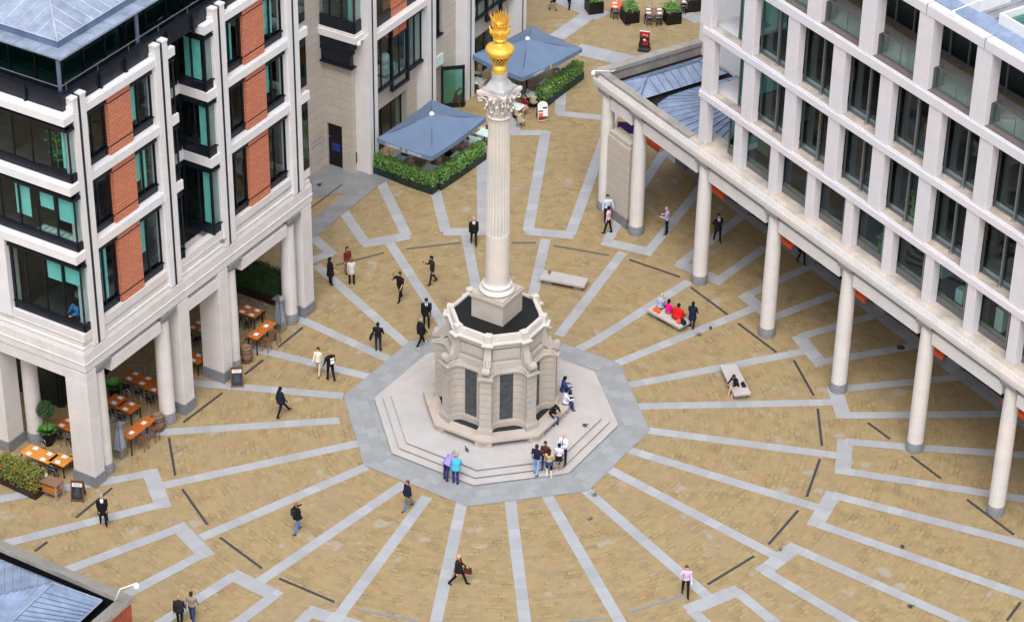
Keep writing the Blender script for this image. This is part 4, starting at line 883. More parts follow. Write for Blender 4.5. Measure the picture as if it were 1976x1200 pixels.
ov.prism([(E0,E1),(18.5,E1),(18.5,YB),(E0,YB)],22.56,22.66); ov.build('roof_overhang',MT['zinc_light'],la,bevel=.02)
oj=MB()
for u in np.arange(2.2,18.5,1.15): oj.box(u,u+.02,E1+.02,1.25,22.655,22.672)
for v in np.arange(2.0,YB,1.15): oj.box(E0+.02,1.5,v,v+.02,22.655,22.672)
oj.build('overhang_joint',MT['zinc_dark'],la)
I0,I1=1.52,1.22
ri=MB(); ri.prism([(I0,I1),(18.4,I1),(18.4,YB),(I0,YB)],22.66,23.0); ri.build('roof_upstand',MT['zinc_dark'],la)
ZR=23.02; S=2.5; ZT=23.75
P0,P1,P2,P3=(I0-.03,I1-.03,ZR),(18.43,I1-.03,ZR),(I0-.03,YB,ZR),(I0+S,I1+S,ZT)
sm=[((I0-.03,I1-.03,ZR),P3,.06),((I0-.03,I1-.03,ZR),P1,.03),((I0-.03,I1-.03,ZR),P2,.03)]
for u in np.arange(2.0,18.4,.66):
    t=min(1,(u-I0)/S); sm.append(((u,I1-.03,ZR),(u,I1-.03+S*t,ZR+(ZT-ZR)*t),.028))
for v in np.arange(1.75,YB,.66):
    t=min(1,(v-I1)/S); sm.append(((I0-.03,v,ZR),(I0-.03+S*t,v,ZR+(ZT-ZR)*t),.028))
seam_roof('zinc_roof',la,[[P0,P1,(18.43,I1+S,ZT),P3],[P0,P3,(I0+S,YB,ZT),P2]],MT['zinc_light'],MT['seam_pale'],sm)
t=MB(); t.box(I0+S-.15,18.3,I1+S-.15,YB,ZT-.05,ZT+.10); t.build('plant_deck',MT['wood_dark'],la)
# ---------------- wing at the back with the doorway and the terrace cafe (its own building, same grid)
cb=empty('courtyard_building',AO,AROT,'taller pale stone wing with dark bay windows behind the grey parasols','building')
N0=5.3      # y of its pier faces
wl=MB(); wl.box(18.4,31.35,8.15,9,0,26); wl.box(31.35,31.9,6.95,9,2.85,26); wl.box(31.35,31.9,8.02,9,0,2.85)
wl.box(31.35,31.9,6.25,6.98,0,8.0); wl.build('side_wall',MT['rust_stone'],cb)
w2=MB(); w2.box(31.35,32.0,6.1,6.95,8.0,26); w2.build('corner_wall',MT['rust_stone'],cb)
d=MB(); d.box(31.50,31.58,6.98,8.02,.03,2.85); dd=d.build('black_door',MT['black'],cb)
p=MB(); p.box(31.48,31.502,7.22,7.78,1.05,1.55); p.build('door_poster',plain('blue_poster',(.02,.035,.22),.5,0,.5,4),dd)
p=MB(); p.lathe([(.03,0),(.045,.02),(.03,.06)],0,0,10); o=p.build('door_knob',MT['steel'],dd); o.location=(31.46,7.9,1.9)
s=MB(); s.box(31.62,31.80,6.235,6.252,.55,1.25); s.build('intercom_plate',MT['bronze_dark'],cb)
lettering('Court',.24,MT['granite'],cb,Matrix.Translation((31.0,8.145,2.05))@Matrix.Rotation(PI/2,4,'X')@Matrix.Translation((-.35,0,0)))
lettering('St Paul\'s Court'[:0] or 'wick',.24,MT['granite'],cb,Matrix.Translation((30.15,8.145,2.05))@Matrix.Rotation(PI/2,4,'X'))
lettering('Paternoster Sq',.15,MT['granite'],cb,Matrix.Translation((30.4,8.145,1.74))@Matrix.Rotation(PI/2,4,'X'))
# bay over the door
f=MB(); X=31.05; Y=5.75
f.box(X,X+.12,Y,8.1,9.2,9.9); f.box(X,X+.12,Y,8.1,12.4,13); f.box(X-.08,X+.12,Y-.06,8.1,12.2,12.5)
for y in (Y,6.6,7.4): f.box(X,X+.1,y,y+.08,9.9,12.4)
f.box(X,32.0,Y,Y+.1,9.2,9.9); f.box(X,32,Y,Y+.1,12.4,13); fo=f.build('bay_window',MT['navy'],cb)
g=MB(); g.box(X+.04,X+.055,Y,8.1,9.8,12.5); g.box(X,32,Y+.04,Y+.055,9.8,12.5); g.build('glass',MT['glass'],fo)
g=MB(); g.box(X+.3,X+.32,Y+.4,Y+.62,9.9,12.4); g.build('blind',MT['blind'],fo)
g=MB(); g.box(X+.6,31.35,Y+.6,8.1,9.2,12.5); g.build('bay_room',MT['inside'],fo)
b=MB(); b.box(30.95,31.95,5.62,8.15,8.62,9.05); b.box(31.0,32,5.68,8.15,9.05,9.2); b.build('floor_band',MT['white_stone'],cb,bevel=.01)
h=MB(); h.box(31.05,31.4,6.05,8.15,7.75,7.85); h.box(31.12,31.38,6.1,8.1,7.0,7.75); h.box(31.0,31.5,5.95,8.2,6.9,7.0); h.box(31.08,31.42,5.98,8.2,7.78,7.92); h.build('louvre_box',MT['navy'],cb)
b=MB(); b.box(31.1,32,6.1,8.15,7.9,8.62); b.build('bay_soffit',MT['navy'],cb)
for u in (32.20,38.35,42.64,48.70):
    p=MB(); p.box(u-.46,u-.10,N0,6.9,0,26); p.box(u+.10,u+.40,N0,6.9,0,26)
    for z in (4.15,8.4): p.box(u-.467,u-.095,N0-.007,6.9,z,z+.02)
    o=p.build('pier',MT['white_stone'],cb); q=MB(); q.box(u-.10,u+.10,N0+.04,6.9,0,26); q.build('joint_strip',MT['navy'],o)
for z0,z1 in ((8.24,8.66),(12.0,12.4)):
    for a,b_ in ((32.60,37.89),(43.04,48.24)): b=MB(); b.box(a,b_,N0+.03,N0+.7,z0,z1); b.build('floor_band',MT['white_stone'],cb,bevel=.01)
def stone_bay(a,b_,op):
    w_=MB(); y=6.1
    zt=26
    if op=='shop':
        w_.box(a,b_,y,6.9,3.05,4.45); w_.box(b_-1.1,b_,y,6.9,0,3.05); w3=MB(); w3.box(a,b_,y,6.9,12.4,zt); w3.build('upper_wall',MT['rust_stone'],cb)
    else:
        w_.box(a,b_-1.55,y,6.9,3.3,5.0); w_.box(b_-1.55,b_,y,6.9,0,zt); w_.box(a,b_-1.55,y,6.9,8.4,zt)
    w_.build('front_wall',MT['rust_stone'],cb)
for a,b_ in ((32.60,37.89),(43.04,48.24)):
    stone_bay(a,b_,'shop')
    f=MB(); f.box(a,b_-1.1,6.45,6.55,.05,.25); f.box(a,b_-1.1,6.4,6.55,2.9,3.05)
    for x in np.linspace(a,b_-1.2,5): f.box(x,x+.06,6.45,6.55,.05,3.0)
    fo=f.build('shop_window',MT['dark_metal'],cb); g=MB(); g.box(a,b_-1.1,6.49,6.502,.25,2.95); g.build('glass',MT['glass'],fo)
    # upper window with terracotta panel and the stepped-down frame
    w=b_-a; bx0,bx1=a+w*.40,a+w*.71
    p=MB(); p.box(bx0,bx1,5.75,6.3,7.35,8.24); p.box(bx0,bx1,5.75,6.3,8.66,12.0); o=p.build('terracotta_panel',MT['terracotta'],cb)
    q=MB(); q.box(bx0,bx1,5.74,5.78,9.15,9.20); q.build('panel_joint',MT['navy'],o)
    f=MB(); y=5.75
    f.box(a,bx0,y,y+.5,7.85,8.24); f.box(bx1,b_,y-.12,y+.5,7.85,8.24); f.box(bx0-.06,bx0+.06,y-.1,y+.1,3.95,8.24); f.box(bx1-.06,bx1+.10,y-.1,y+.1,3.95,8.24); f.box(bx0,bx1,y-.1,y+.1,3.95,4.1)
    f.box(bx1,b_+.05,y-.15,y+.1,4.55,4.68); f.box(a,bx0,y-.1,y+.1,4.55,4.68); f.box(bx0,bx1,y-.08,y+.1,4.62,4.75); f.box(bx0,bx1,y-.06,y+.1,7.25,7.36)
    for x in (a,a+(bx0-a)*.5,bx0+(bx1-bx0)*.5,bx1+(b_-bx1)*.5,b_-.06): f.box(x,x+.06,y,y+.1,4.6,8.1)
    f.box(a,bx0,y,y+.1,8.66,9.3); f.box(bx1,b_,y,y+.1,8.66,9.3); f.box(a,a+.08,y,y+.1,8.66,12); f.box(b_-.08,b_,y,y+.1,8.66,12)
    fo=f.build('window',MT['navy'],cb); g=MB(); g.box(a,b_,y+.04,y+.052,4.68,7.9); g.box(a,b_,y+.04,y+.052,9.3,11.9); g.build('glass',MT['glass'],fo)
    g=MB(); g.box(bx1+.15,bx1+.55,y+.3,y+.32,4.75,7.6); g.build('blind',MT['blind'],fo)
a,b_=38.76,42.17
stone_bay(a,b_,'door')
f=MB(); f.box(a,b_-1.55,6.25,6.4,4.95,5.15); f.box(a,b_-1.5,6.0,6.4,5.0,5.12); f.box(a,a+.08,6.25,6.4,5,8.4); f.box(b_-1.63,b_-1.55,6.25,6.4,5,8.4); fo=f.build('window',MT['navy'],cb); g=MB(); g.box(a,b_-1.55,6.30,6.312,5.1,8.4); g.build('glass',MT['glass'],fo)
sg=MB(); sg.box(a,b_-1.55,5.98,6.12,3.1,3.75); so2=sg.build('fascia_sign',MT['blind_white'],cb); q=MB(); q.box(a+.45,a+.85,5.965,5.985,3.2,3.65); q.build('sign_emblem',plain('amber_emblem',(.75,.26,.01),.5,0,.2,8),so2)
di=MB(); di.box(a,b_-1.55,8.4,8.5,0,3.3); di.box(a-.05,a,6.9,8.5,0,3.3); di.box(a,b_,6.9,8.5,3.3,3.4); di.build('entrance_room',MT['wood_dark'],cb)
dr=MB(); dr.prism([(b_-1.6,6.05),(b_-1.55,6.0),(b_-.65,5.05),(b_-.70,5.0)],.05,.35); dr.prism([(b_-1.6,6.05),(b_-1.55,6.0),(b_-.65,5.05),(b_-.70,5.0)],2.6,2.85)
for (x,y) in ((b_-1.6,6.03),(b_-.72,5.08)): dr.box(x-.07,x+.07,y-.04,y+.04,.05,2.85)
do=dr.build('open_door',MT['navy'],cb); g=MB(); g.prism([(b_-1.59,6.03),(b_-1.57,6.01),(b_-.67,5.06),(b_-.69,5.04)],.35,2.6); g.build('glass',MT['glass_teal'],do)
si=MB(); si.box(32.6,48.3,9.3,9.4,0,12); si.box(32.6,48.3,6.9,9.3,3.2,3.3); si.box(32.6,48.3,6.9,9.3,4.3,4.5); si.box(32.6,48.3,6.9,9.3,8.2,8.6); si.box(48.9,49.0,5.6,9,0,26); si.build('interior_wall',MT['inside'],cb)
ch=MB(); ch.ball((35.3,6.6,5.6),.35,.3,.35,10,8); ch.box(34.9,35.9,6.3,6.9,4.7,5.2); ch.build('shop_display',MT['blind_white'],cb)
en2=MB(); en2.box(48.95,49.4,5.6,14,0,26); en2.build('end_wall',MT['white_stone'],cb)
# ---------------- benches
def bench(cx,cy,ang,L,W,label):
    b=empty('stone_bench',(cx,cy,0),ang,label,'bench','stone benches around the monument')
    s=MB(); s.box(-L/2,L/2,-W/2,W/2,.27,.46); s.build('seat',MT['step_stone'],b,bevel=.03)
    for sx in (-1,1): f=MB(); f.box(sx*L*.33-.22,sx*L*.33+.22,-W*.34,W*.34,0,.27); f.build('foot',MT['granite'],b)
    return b
def bench_px(q,label):
    P=[at(x,y,.46) for x,y in q]; a=(P[0]+P[3])/2; c=(P[1]+P[2])/2; t=c-a; W=((P[0]-P[3]).length+(P[1]-P[2]).length)/2
    m=(a+c)/2; return bench(m.x,m.y,math.atan2(t.y,t.x),t.length,W,label)
B1=bench_px([(1050,520),(1136,536),(1128,552),(1041,535)],'empty pale stone bench with a pigeon on it behind the monument')
B2=bench_px([(1269,583),(1331,617),(1315,632),(1248,596)],'pale stone bench occupied by a row of seated people in bright tops')
B3=bench_px([(1420,700),(1449,755),(1417,762),(1390,704)],'pale stone bench with a lone woman in black sitting on its near end')
# ---------------- hedges in planters
def leaf_box(mb,x0,x1,y0,y1,z0,z1,n,sz,rng,bulge=.06):
    for _ in range(n):
        # mostly on the surface shell, ragged
        f=rng.random(); x=rng.uniform(x0,x1); y=rng.uniform(y0,y1); z=rng.uniform(z0,z1)
        if f<.42: z=z1+rng.gauss(0,bulge*.8)+.05*math.sin(x*5.1+y*3)+.04*math.sin(x*11)
        elif f<.62: y=y0+rng.gauss(0,bulge*.6)
        elif f<.82: y=y1+rng.gauss(0,bulge*.6)
        elif f<.90: x=x0+rng.gauss(0,bulge*.5)
        elif f<.97: x=x1+rng.gauss(0,bulge*.5)
        c=Vector((x,y,z)); d=Vector((rng.gauss(0,1),rng.gauss(0,1),rng.gauss(.3,1))).normalized(); e=d.orthogonal().normalized(); e=Matrix.Rotation(rng.uniform(0,6.3),3,d)@e; s=e.cross(d)
        k=sz*rng.uniform(.6,1.3); mb.add([c-e*k,c-s*k*.55+d*k*.15,c+e*k,c+s*k*.55+d*k*.15],[(0,1,2,3)])
rh=random.Random(17)
def hedge(a,b,W,h0,h1,label,leaf='hedge',plm='planter',dens=900,group='clipped hedges in planters',cat='hedge planter',off=0):
    "a,b: front bottom edge on the ground (world), W: depth behind it (left of a->b)"
    t=(b-a); L=t.length; ang=math.atan2(t.y,t.x); o=empty('hedge_planter',(a.x,a.y,0),ang,label,cat,group)
    p=MB(); w=.03
    p.box(0,L,0,w,.04,h0); p.box(0,L,W-w,W,.04,h0); p.box(0,w,w,W-w,.04,h0); p.box(L-w,L,w,W-w,.04,h0); p.box(w,L-w,w,W-w,0.04,h0-.06)
    for x in (.1,L-.1): p.box(x-.06,x+.06,.06,W-.06,-.01,.04)
    p.build('planter_box',MT[plm],o,bevel=.008)
    f=MB(); leaf_box(f,.03,L-.03,.02,W-.02,h0+.02,h1,int(dens*L),.055,rh); f.build('foliage',MT[leaf],o)
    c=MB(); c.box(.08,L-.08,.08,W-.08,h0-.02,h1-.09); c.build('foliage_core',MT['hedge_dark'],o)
    return o
h1=[(719,335),(758,350),(791,363),(837,378)]
nm=['hedge planter against the building pier left of the near parasol','hedge planter second from the building pier by the near parasol','hedge planter forming the front corner below the near parasol']
for i in range(3):
    A,B=at(*h1[i]),at(*h1[i+1]); hedge(A,B-(B-A).normalized()*.06,.62,.48,1.12,nm[i])
h2=[(837,378),(870,357),(902,335),(940,308)]
nm=['hedge planter running back from the front corner of the near parasol','middle hedge planter along the right side of the near parasol','hedge planter on the right side of the near parasol beside the column']
cor=Vector(at(837,378))
for i in range(3):
    A,B=at(*h2[i]),at(*h2[i+1]); d=(B-A).normalized(); A=A+d*(.66 if i==0 else 0); hedge(A,B-d*.06,.62,.48,1.12,nm[i])
h3=[(1050,213),(1073,194),(1097,176),(1128,153)]
nm=['hedge planter behind the arched menu board by the far parasol','middle hedge planter along the far parasol','hedge planter at the far end beyond the far parasol']
for i in range(3):
    A,B=at(*h3[i]),at(*h3[i+1]); d=(B-A).normalized(); hedge(A,B-d*.06,.66,.5,1.2,nm[i])
A,B=at(1128,153),at(1112,146); d=MB()
# arcade hedges at the left
A,B=at(-8,930),at(68,966); hedge(A,B,.95,.42,1.25,'long brown planter with a green and rust hedge at the left edge','hedge_autumn','planter_brown',1100,None,'hedge planter')
A,B=law(18.25,1.5),law(18.25,5.4); hedge(Vector((A.x,A.y,0)),Vector((B.x,B.y,0)),.7,.5,2.0,'tall dark hedge closing the far end of the arcade behind the tables','hedge_dark','planter_brown',900,None,'hedge planter')
# ---------------- parasols
def parasol(apex_px,corners_px,ze,za,label,words):
    P=[at(x,y,ze) for x,y in corners_px]; c=sum(P,Vector())/4
    t=(P[1]-P[0]); ang=math.atan2(t.y,t.x); W=((P[1]-P[0]).length+(P[2]-P[3]).length)/4; D=((P[3]-P[0]).length+(P[2]-P[1]).length)/4
    o=empty('cafe_parasol',(c.x,c.y,0),ang,label,'parasol','large grey parasols over the cafe terrace')
    cp=MB(); n=6; cn=[(-W,-D),(W,-D),(W,D),(-W,D)]
    for k in range(4):
        a,b=Vector(cn[k]),Vector(cn[(k+1)%4]); grid=[]
        for i in range(n+1):
            u=i/n; row=[]
            for j in range(n+1):
                v=j/n; q=a.lerp(b,v)*u; sag=-.13*math.sin(PI*v)*u*u-.10*math.sin(PI*u)
                row.append((q.x,q.y,za+(ze-za)*u+sag*.8+.0))
            grid.append(row)
        vs=[p for r in grid for p in r]; fs=[(i*(n+1)+j,(i+1)*(n+1)+j,(i+1)*(n+1)+j+1,i*(n+1)+j+1) for i in range(n) for j in range(n)]
        cp.add(vs,fs,0,True)
    cp.build('canopy',MT['parasol'],o)
    vl=MB()
    for k in range(4):
        a,b=Vector(cn[k]),Vector(cn[(k+1)%4]); m=8
        top=[(a.lerp(b,j/m).x,a.lerp(b,j/m).y,ze-.13*.8*math.sin(PI*j/m)+.004) for j in range(m+1)]
        bot=[(x*1.008,y*1.008,z-.27) for x,y,z in top]; vl.add(top+bot,[(j,j+1,m+2+j,m+1+j) for j in range(m)])
    v=vl.build('valance',MT['parasol'],o)
    sl=v.modifiers.new('s','SOLIDIFY'); sl.thickness=.006
    for k in range(4):
        a=Vector(cn[k]); s=MB(); s.bar((0,0,za-.1),(a.x*.98,a.y*.98,ze-.06),.03,.05); s.bar((a.x*.5,a.y*.5,(za+ze)/2-.06),(0,0,ze-.5),.025,.04); s.build('rib',MT['dark_metal'],o)
    s=MB(); s.tube([(0,0,.05),(0,0,za)],.055,12); s.build('pole',MT['dark_metal'],o)
    s=MB(); s.box(-.5,.5,-.5,.5,.0,.09); s.build('base_plate',MT['granite'],o,bevel=.02)
    s=MB(); s.lathe([(.16,za-.03),(.15,za+.04),(.07,za+.12),(.03,za+.14)],n=14); s.build('finial_cap',MT['lamp_white'],o)
    return o,v,W,D
p1,v1,W1,D1=parasol((833,219),[(733,268),(835,303),(934,228),(830,190)],2.75,3.65,'nearer square grey parasol with white lettering along its left valance',1)
def valance_text(o,W,D,items,side,ze=2.75):
    for txt,x,mat,sz in items:
        mt=Matrix.Translation((x,-D*1.012,ze-.22)) if side==0 else Matrix.Translation((W*1.012,x,ze-.22))@Matrix.Rotation(PI/2,4,'Z')
        lettering(txt,sz,mat,o,mt@Matrix.Rotation(PI/2,4,'X'))
amber=plain('yellow_print',(.85,.62,.02),.6,0,.05,6)
valance_text(p1,W1,D1,[('CORNEY',-W1*.42,MT['lamp_white'],.25),('&',-W1*.02,amber,.34),('BARROW',W1*.38,MT['lamp_white'],.22)],0)
p2,v2,W2_,D2=parasol((1015,76),[(918,108),(1022,156),(1112,86),(1017,50)],2.85,3.7,'grey blue square parasol behind the column top, farther of the two',1)
valance_text(p2,W2_,D2,[('CORNEY',-D2*.45,MT['lamp_white'],.24),('&',-D2*.05,amber,.34)],1,2.85)
# ---------------- cafe chairs and tables on the terrace
def wicker_chair(label,grp):
    o=empty('cafe_chair',(0,0,0),0,label,'chair',grp)
    s=MB(); s.lathe([(.05,.43),(.23,.43),(.24,.45),(.23,.47),(.03,.475)],n=18); s.build('seat',MT['wicker'],o)
    b=MB(); n=11; pts=[]
    for k in range(n): a=R(200)+R(140)*k/(n-1); pts.append((.24*math.cos(a),.24*math.sin(a)))
    for i in range(n-1):
        b.add([(*pts[i],.50),(*pts[i+1],.50),(pts[i+1][0]*1.08,pts[i+1][1]*1.08,.88-.03*abs(i-4.5)/4.5),(pts[i][0]*1.08,pts[i][1]*1.08,.88-.03*abs(i-4.5)/4.5)],[(0,1,2,3)])
    bo=b.build('backrest',MT['wicker'],o); m=bo.modifiers.new('s','SOLIDIFY'); m.thickness=.02
    for k in range(4): a=PI/4+k*PI/2; l=MB(); l.tube([(.20*math.cos(a),.20*math.sin(a),.44),(.23*math.cos(a),.23*math.sin(a),0)],.014,6); l.build('leg',MT['chair_black'],o)
    return o
def steel_table(label,grp,w=.7,d=.7,top='steel'):
    o=empty('cafe_table',(0,0,0),0,label,'table',grp)
    t=MB(); t.box(-w/2,w/2,-d/2,d/2,.71,.74); t.build('table_top',MT[top],o,bevel=.006)
    t=MB(); t.lathe([(.25,.0),(.24,.02),(.03,.04),(.03,.71)],n=14); t.build('pedestal',MT['chair_black'],o); return o
wc=wicker_chair('round cream wicker chair','wicker chairs on the cafe terrace'); stb=steel_table('pale square table on the cafe terrace','pale tables on the cafe terrace',.8,.8,'blind_white')
used=[False,False]
def put(proto,idx,x,y,rot,label,z=0,sx=None):
    o=proto if not used[idx] else copy_tree(proto); used[idx]=True; o.location=(x,y,z); o.rotation_euler[2]=rot; o['label']=label
    return o
TAB=[(790,296,'pale table under the front left edge of the near parasol'),(829,324,'small pale table behind the hedge corner'),(912,270,'pale table under the right edge of the near parasol'),(935,256,'pale table half behind the column shaft'),(886,300,'pale table laid for lunch by the dark haired diner under the near parasol'),
 (923,156,'pale table by the far parasol pole beside the column capital'),(1086,137,'pale table under the far corner of the far parasol'),(1056,160,'pale table against the far hedge'),(1027,183,'pale table in the gap between hedge and capital'),(997,205,'pale table in front of the woman in red'),(772,302,'pale table nearest the building pier')]
for x,y,lb in TAB:
    P=at(x,y,.74); put(stb,1,P.x,P.y,AROT+.05,lb)
CH=[(744,300),(793,322),(824,318),(806,340),(858,291),(877,277),(893,275),(915,252),(930,246),(940,236),(922,140),(930,168),(940,160),(1000,220),(1014,186),(1073,146),(1066,170),(1002,150),(1005,232),(1030,196),(850,318),(842,340)]
CHL=['cream wicker chair by the building pier','cream wicker chair facing the building','cream wicker chair pulled up to the small corner table','cream wicker chair behind the front hedge','cream wicker chair in the middle under the near parasol','cream wicker chair under the right edge of the near parasol','cream wicker chair beside the right hedge of the near parasol','cream wicker chair at the far right of the near parasol','cream wicker chair next to the column shaft','cream wicker chair peeping out left of the column','cream wicker chair by the wall behind the far parasol','cream wicker chair left of the capital','cream wicker chair under the capital','cream wicker chair of the woman in red','cream wicker chair behind the woman in red','cream wicker chair under the far parasol edge','cream wicker chair against the far hedge','cream wicker chair in the shade of the far parasol','cream wicker chair in front of the table of the woman in red','cream wicker chair beside the arched menu board','cream wicker chair behind the hedge corner','cream wicker chair in the hedge corner']
for (x,y),lb in zip(CH,CHL):
    P=at(x,y,.47); put(wc,0,P.x,P.y,rh.uniform(0,6.3),lb)
# ---------------- dining tables in the left arcade
def dining_table(w,d,h,label,wood='wood',legs='metal',n=2,bar=False,cat='table'):
    o=empty('dining_table' if not bar else 'bar_table',(0,0,0),0,label,cat,'wooden restaurant tables in the arcade')
    t=MB(); t.box(-w/2,w/2,-d/2,d/2,h-.045,h); t.build('table_top',MT[wood],o,bevel=.006)
    for sx in (-1,1):
        for sy in (-1,1): l=MB(); l.box(sx*(w/2-.06)-.025,sx*(w/2-.06)+.025,sy*(d/2-.06)-.025,sy*(d/2-.06)+.025,0,h-.045); l.build('leg',MT['chair_black'],o)
    return o
def setting(o,x,y,h,side,name_i):
    pass
def place_setting(loc,rot,label):
    o=empty('place_setting',loc,rot,label,'place setting','place settings on the wooden tables')
    n=MB(); n.box(-.15,.15,-.11,.11,0,.006); n.build('paper_mat',MT['paper'],o)
    p=MB(); p.lathe([(.01,.006),(.075,.008),(.085,.02)],.0,.0,18); p.build('plate',MT['white'],o)
    g=MB(); g.lathe([(.03,.0),(.004,.005),(.004,.07),(.035,.09),(.035,.15)],.22,.06,10); g.build('wine_glass',MT['glass_clear'],o)
    k=MB(); k.box(-.13,-.115,-.10,.10,.006,.012); k.build('fork',MT['steel'],o); k=MB(); k.box(.115,.13,-.10,.10,.006,.012); k.build('knife',MT['steel'],o); return o
ps0=None
def add_setting(loc,rot,label):
    global ps0
    if ps0 is None: ps0=place_setting(loc,rot,label); return ps0
    c=copy_tree(ps0); c.location=loc; c.rotation_euler[2]=rot; c['label']=label; return c
def bistro_chair(label):
    o=empty('bistro_chair',(0,0,0),0,label,'chair','dark bentwood chairs at the wooden tables')
    s=MB(); s.lathe([(.03,.44),(.20,.44),(.205,.455),(.2,.47),(.02,.472)],n=16); s.build('seat',MT['chair_black'],o)
    for k in range(4): a=PI/4+k*PI/2; l=MB(); l.tube([(.16*math.cos(a),.16*math.sin(a),.44),(.20*math.cos(a),.20*math.sin(a),0)],.014,6); l.build('leg',MT['chair_black'],o)
    b=MB(); b.tube([(-.19,.13,.45),(-.20,.19,.78),(-.12,.22,.90),(0,.23,.93),(.12,.22,.90),(.20,.19,.78),(.19,.13,.45)],.016,6); b.tube([(-.18,.17,.66),(0,.225,.70),(.18,.17,.66)],.014,6); b.build('backrest',MT['steel'],o)
    return o
bc=bistro_chair('x'); bc_used=False
def add_chair(x,y,rot,label):
    global bc_used
    o=bc if not bc_used else copy_tree(bc); bc_used=True; o.location=(x,y,0); o.rotation_euler[2]=rot; o['label']=label
# (px of table centre, length, width, height, wood, settings, where)
DT=[(76,875,1.75,.85,.76,'wood_honey',4,'honey coloured table behind the hedge at the left edge',0),
    (118,886,.95,.85,.76,'wood_honey',2,'small honey coloured table beside the corner pier',0),
    (137,820,1.5,.85,.76,'wood',4,'orange table behind the corner pier',0),
    (268,730,1.6,.85,.76,'wood',4,'orange table deep in the arcade by the dark planter',0),
    (303,747,.95,.85,.76,'wood',2,'small orange table left of the second arcade column',0),
    (226,772,.9,.85,.76,'wood',2,'orange table half hidden by the first arcade column',0),
    (248,784,.95,.85,.76,'wood',2,'small orange table in the middle of the first arcade opening',0),
    (386,630,1.1,.85,.76,'wood',3,'orange table seen in the narrow middle opening',0),
    (378,690,.9,.85,.76,'wood',2,'orange table low in the narrow middle opening',0),
    (482,600,1.2,.85,.76,'wood',3,'orange table in the far arcade opening',0)]
for x,y,L,W,h,wd,ns,where,r in DT:
    P=at(x,y,h); o=dining_table(L,W,h,where,wd); o.location=(P.x,P.y,0); rot=AROT+PI/2 if True else AROT; rot=AROT-PI/2; o.rotation_euler[2]=rot
    c,s=math.cos(rot),math.sin(rot); k=0
    nx=2 if ns>=3 else 1
    for ix in range(nx):
        for sy in (-1,1):
            lx=(ix-(nx-1)/2)*L*.5; ly=sy*(W/2-.17)
            add_setting((P.x+c*lx-s*ly,P.y+s*lx+c*ly,h+.003),rot+(0 if sy<0 else PI),'white place setting on the '+where[:60]); 
            ly=sy*(W/2+.16); add_chair(P.x+c*lx-s*ly,P.y+s*lx+c*ly,rot+(PI if sy<0 else 0),'dark bentwood chair at the '+where[:60])
def bar_table(a,b,label):
    A,B=at(*a,1.05),at(*b,1.05); c=(A+B)/2; t=B-A; o=dining_table(t.length,.62,1.05,label,'wood',bar=True,cat='bar table'); o.location=(c.x,c.y,0); o.rotation_euler[2]=math.atan2(t.y,t.x)
    rot=o.rotation_euler[2]; cs,sn=math.cos(rot),math.sin(rot)
    for k in (-.28,.22): 
        lx=k*t.length; add_setting((c.x+cs*lx,c.y+sn*lx,1.053),rot,'white place setting on the '+label)
    st=[]
    for k in range(4):
        lx=(k-1.5)*t.length/4.4; ly=-.42 if k%2 else .42; s=empty('bar_stool',(c.x+cs*lx-sn*ly,c.y+sn*lx+cs*ly,0),rot,'wooden bar stool tucked at the '+label,'stool','wooden bar stools')
        q=MB(); q.box(-.17,.17,-.17,.17,.70,.74); q.build('seat',MT['wood_dark'],s)
        for sx in (-1,1):
            for sy in (-1,1): l=MB(); l.bar((sx*.14,sy*.14,.70),(sx*.18,sy*.18,0),.035,.035); l.build('leg',MT['wood_old'],s)
        q=MB(); q.bar((-.165,-.165,.25),(.165,-.165,.25),.025,.03); q.bar((-.165,.165,.25),(.165,.165,.25),.025,.03); q.build('footrest',MT['wood_old'],s)
bar_table((243,843),(291,805),'tall orange bar table in the first arcade opening')
bar_table((486,652),(524,620),'tall orange bar table in the far arcade opening')
# barrels
def barrel(px,label):
    P=at(*px); o=empty('wooden_barrel',(P.x,P.y,0),0,label,'barrel','old wooden barrels')
    b=MB(); b.lathe([(.26,0),(.30,.15),(.335,.45),(.30,.78),(.265,.92),(.25,.92),(.24,.88),(.02,.88)],n=20); b.build('staves',MT['wood_old'],o)
    for z,r in ((.10,.292),(.26,.322),(.64,.324),(.80,.300)): h=MB(); h.lathe([(r-.01,z-.03),(r+.006,z-.02),(r+.006,z+.02),(r-.01,z+.03)],n=20); h.build('hoop',MT['dark_metal'],o)
barrel((306,829),'brown barrel beside the second arcade column'); barrel((476,697),'brown barrel behind the chalkboard in the far opening')
# pyramid patio heaters
def heater(px,label):
    P=at(*px); o=empty('patio_heater',(P.x,P.y,0),AROT,label,'patio heater','tall pyramid patio heaters')
    b=MB(); b.box(-.24,.24,-.24,.24,0,.55); b.build('base_box',MT['steel'],o,bevel=.01)
    r=lambda h,z:[(-h,-h,z),(h,-h,z),(h,h,z),(-h,h,z)]
    g=MB(); g.rings([r(.20,.55),r(.10,1.95)]); g.build('flue_cover',MT['zinc_light'],o)
    g=MB(); g.rings([r(.05,.55),r(.04,1.95)]); g.build('burner_tube',MT['grey_metal'],o)
    for sx in (-1,1):
        for sy in (-1,1): l=MB(); l.bar((sx*.22,sy*.22,.55),(sx*.12,sy*.12,1.98),.03,.03); l.build('corner_post',MT['steel'],o)
    c=MB(); c.rings([r(.28,1.98),r(.28,2.0),r(.04,2.10)]); c.build('hood',MT['steel'],o)
heater((233,880),'steel pyramid patio heater behind the first arcade column'); heater((541,637),'steel pyramid patio heater beside the far arcade column')
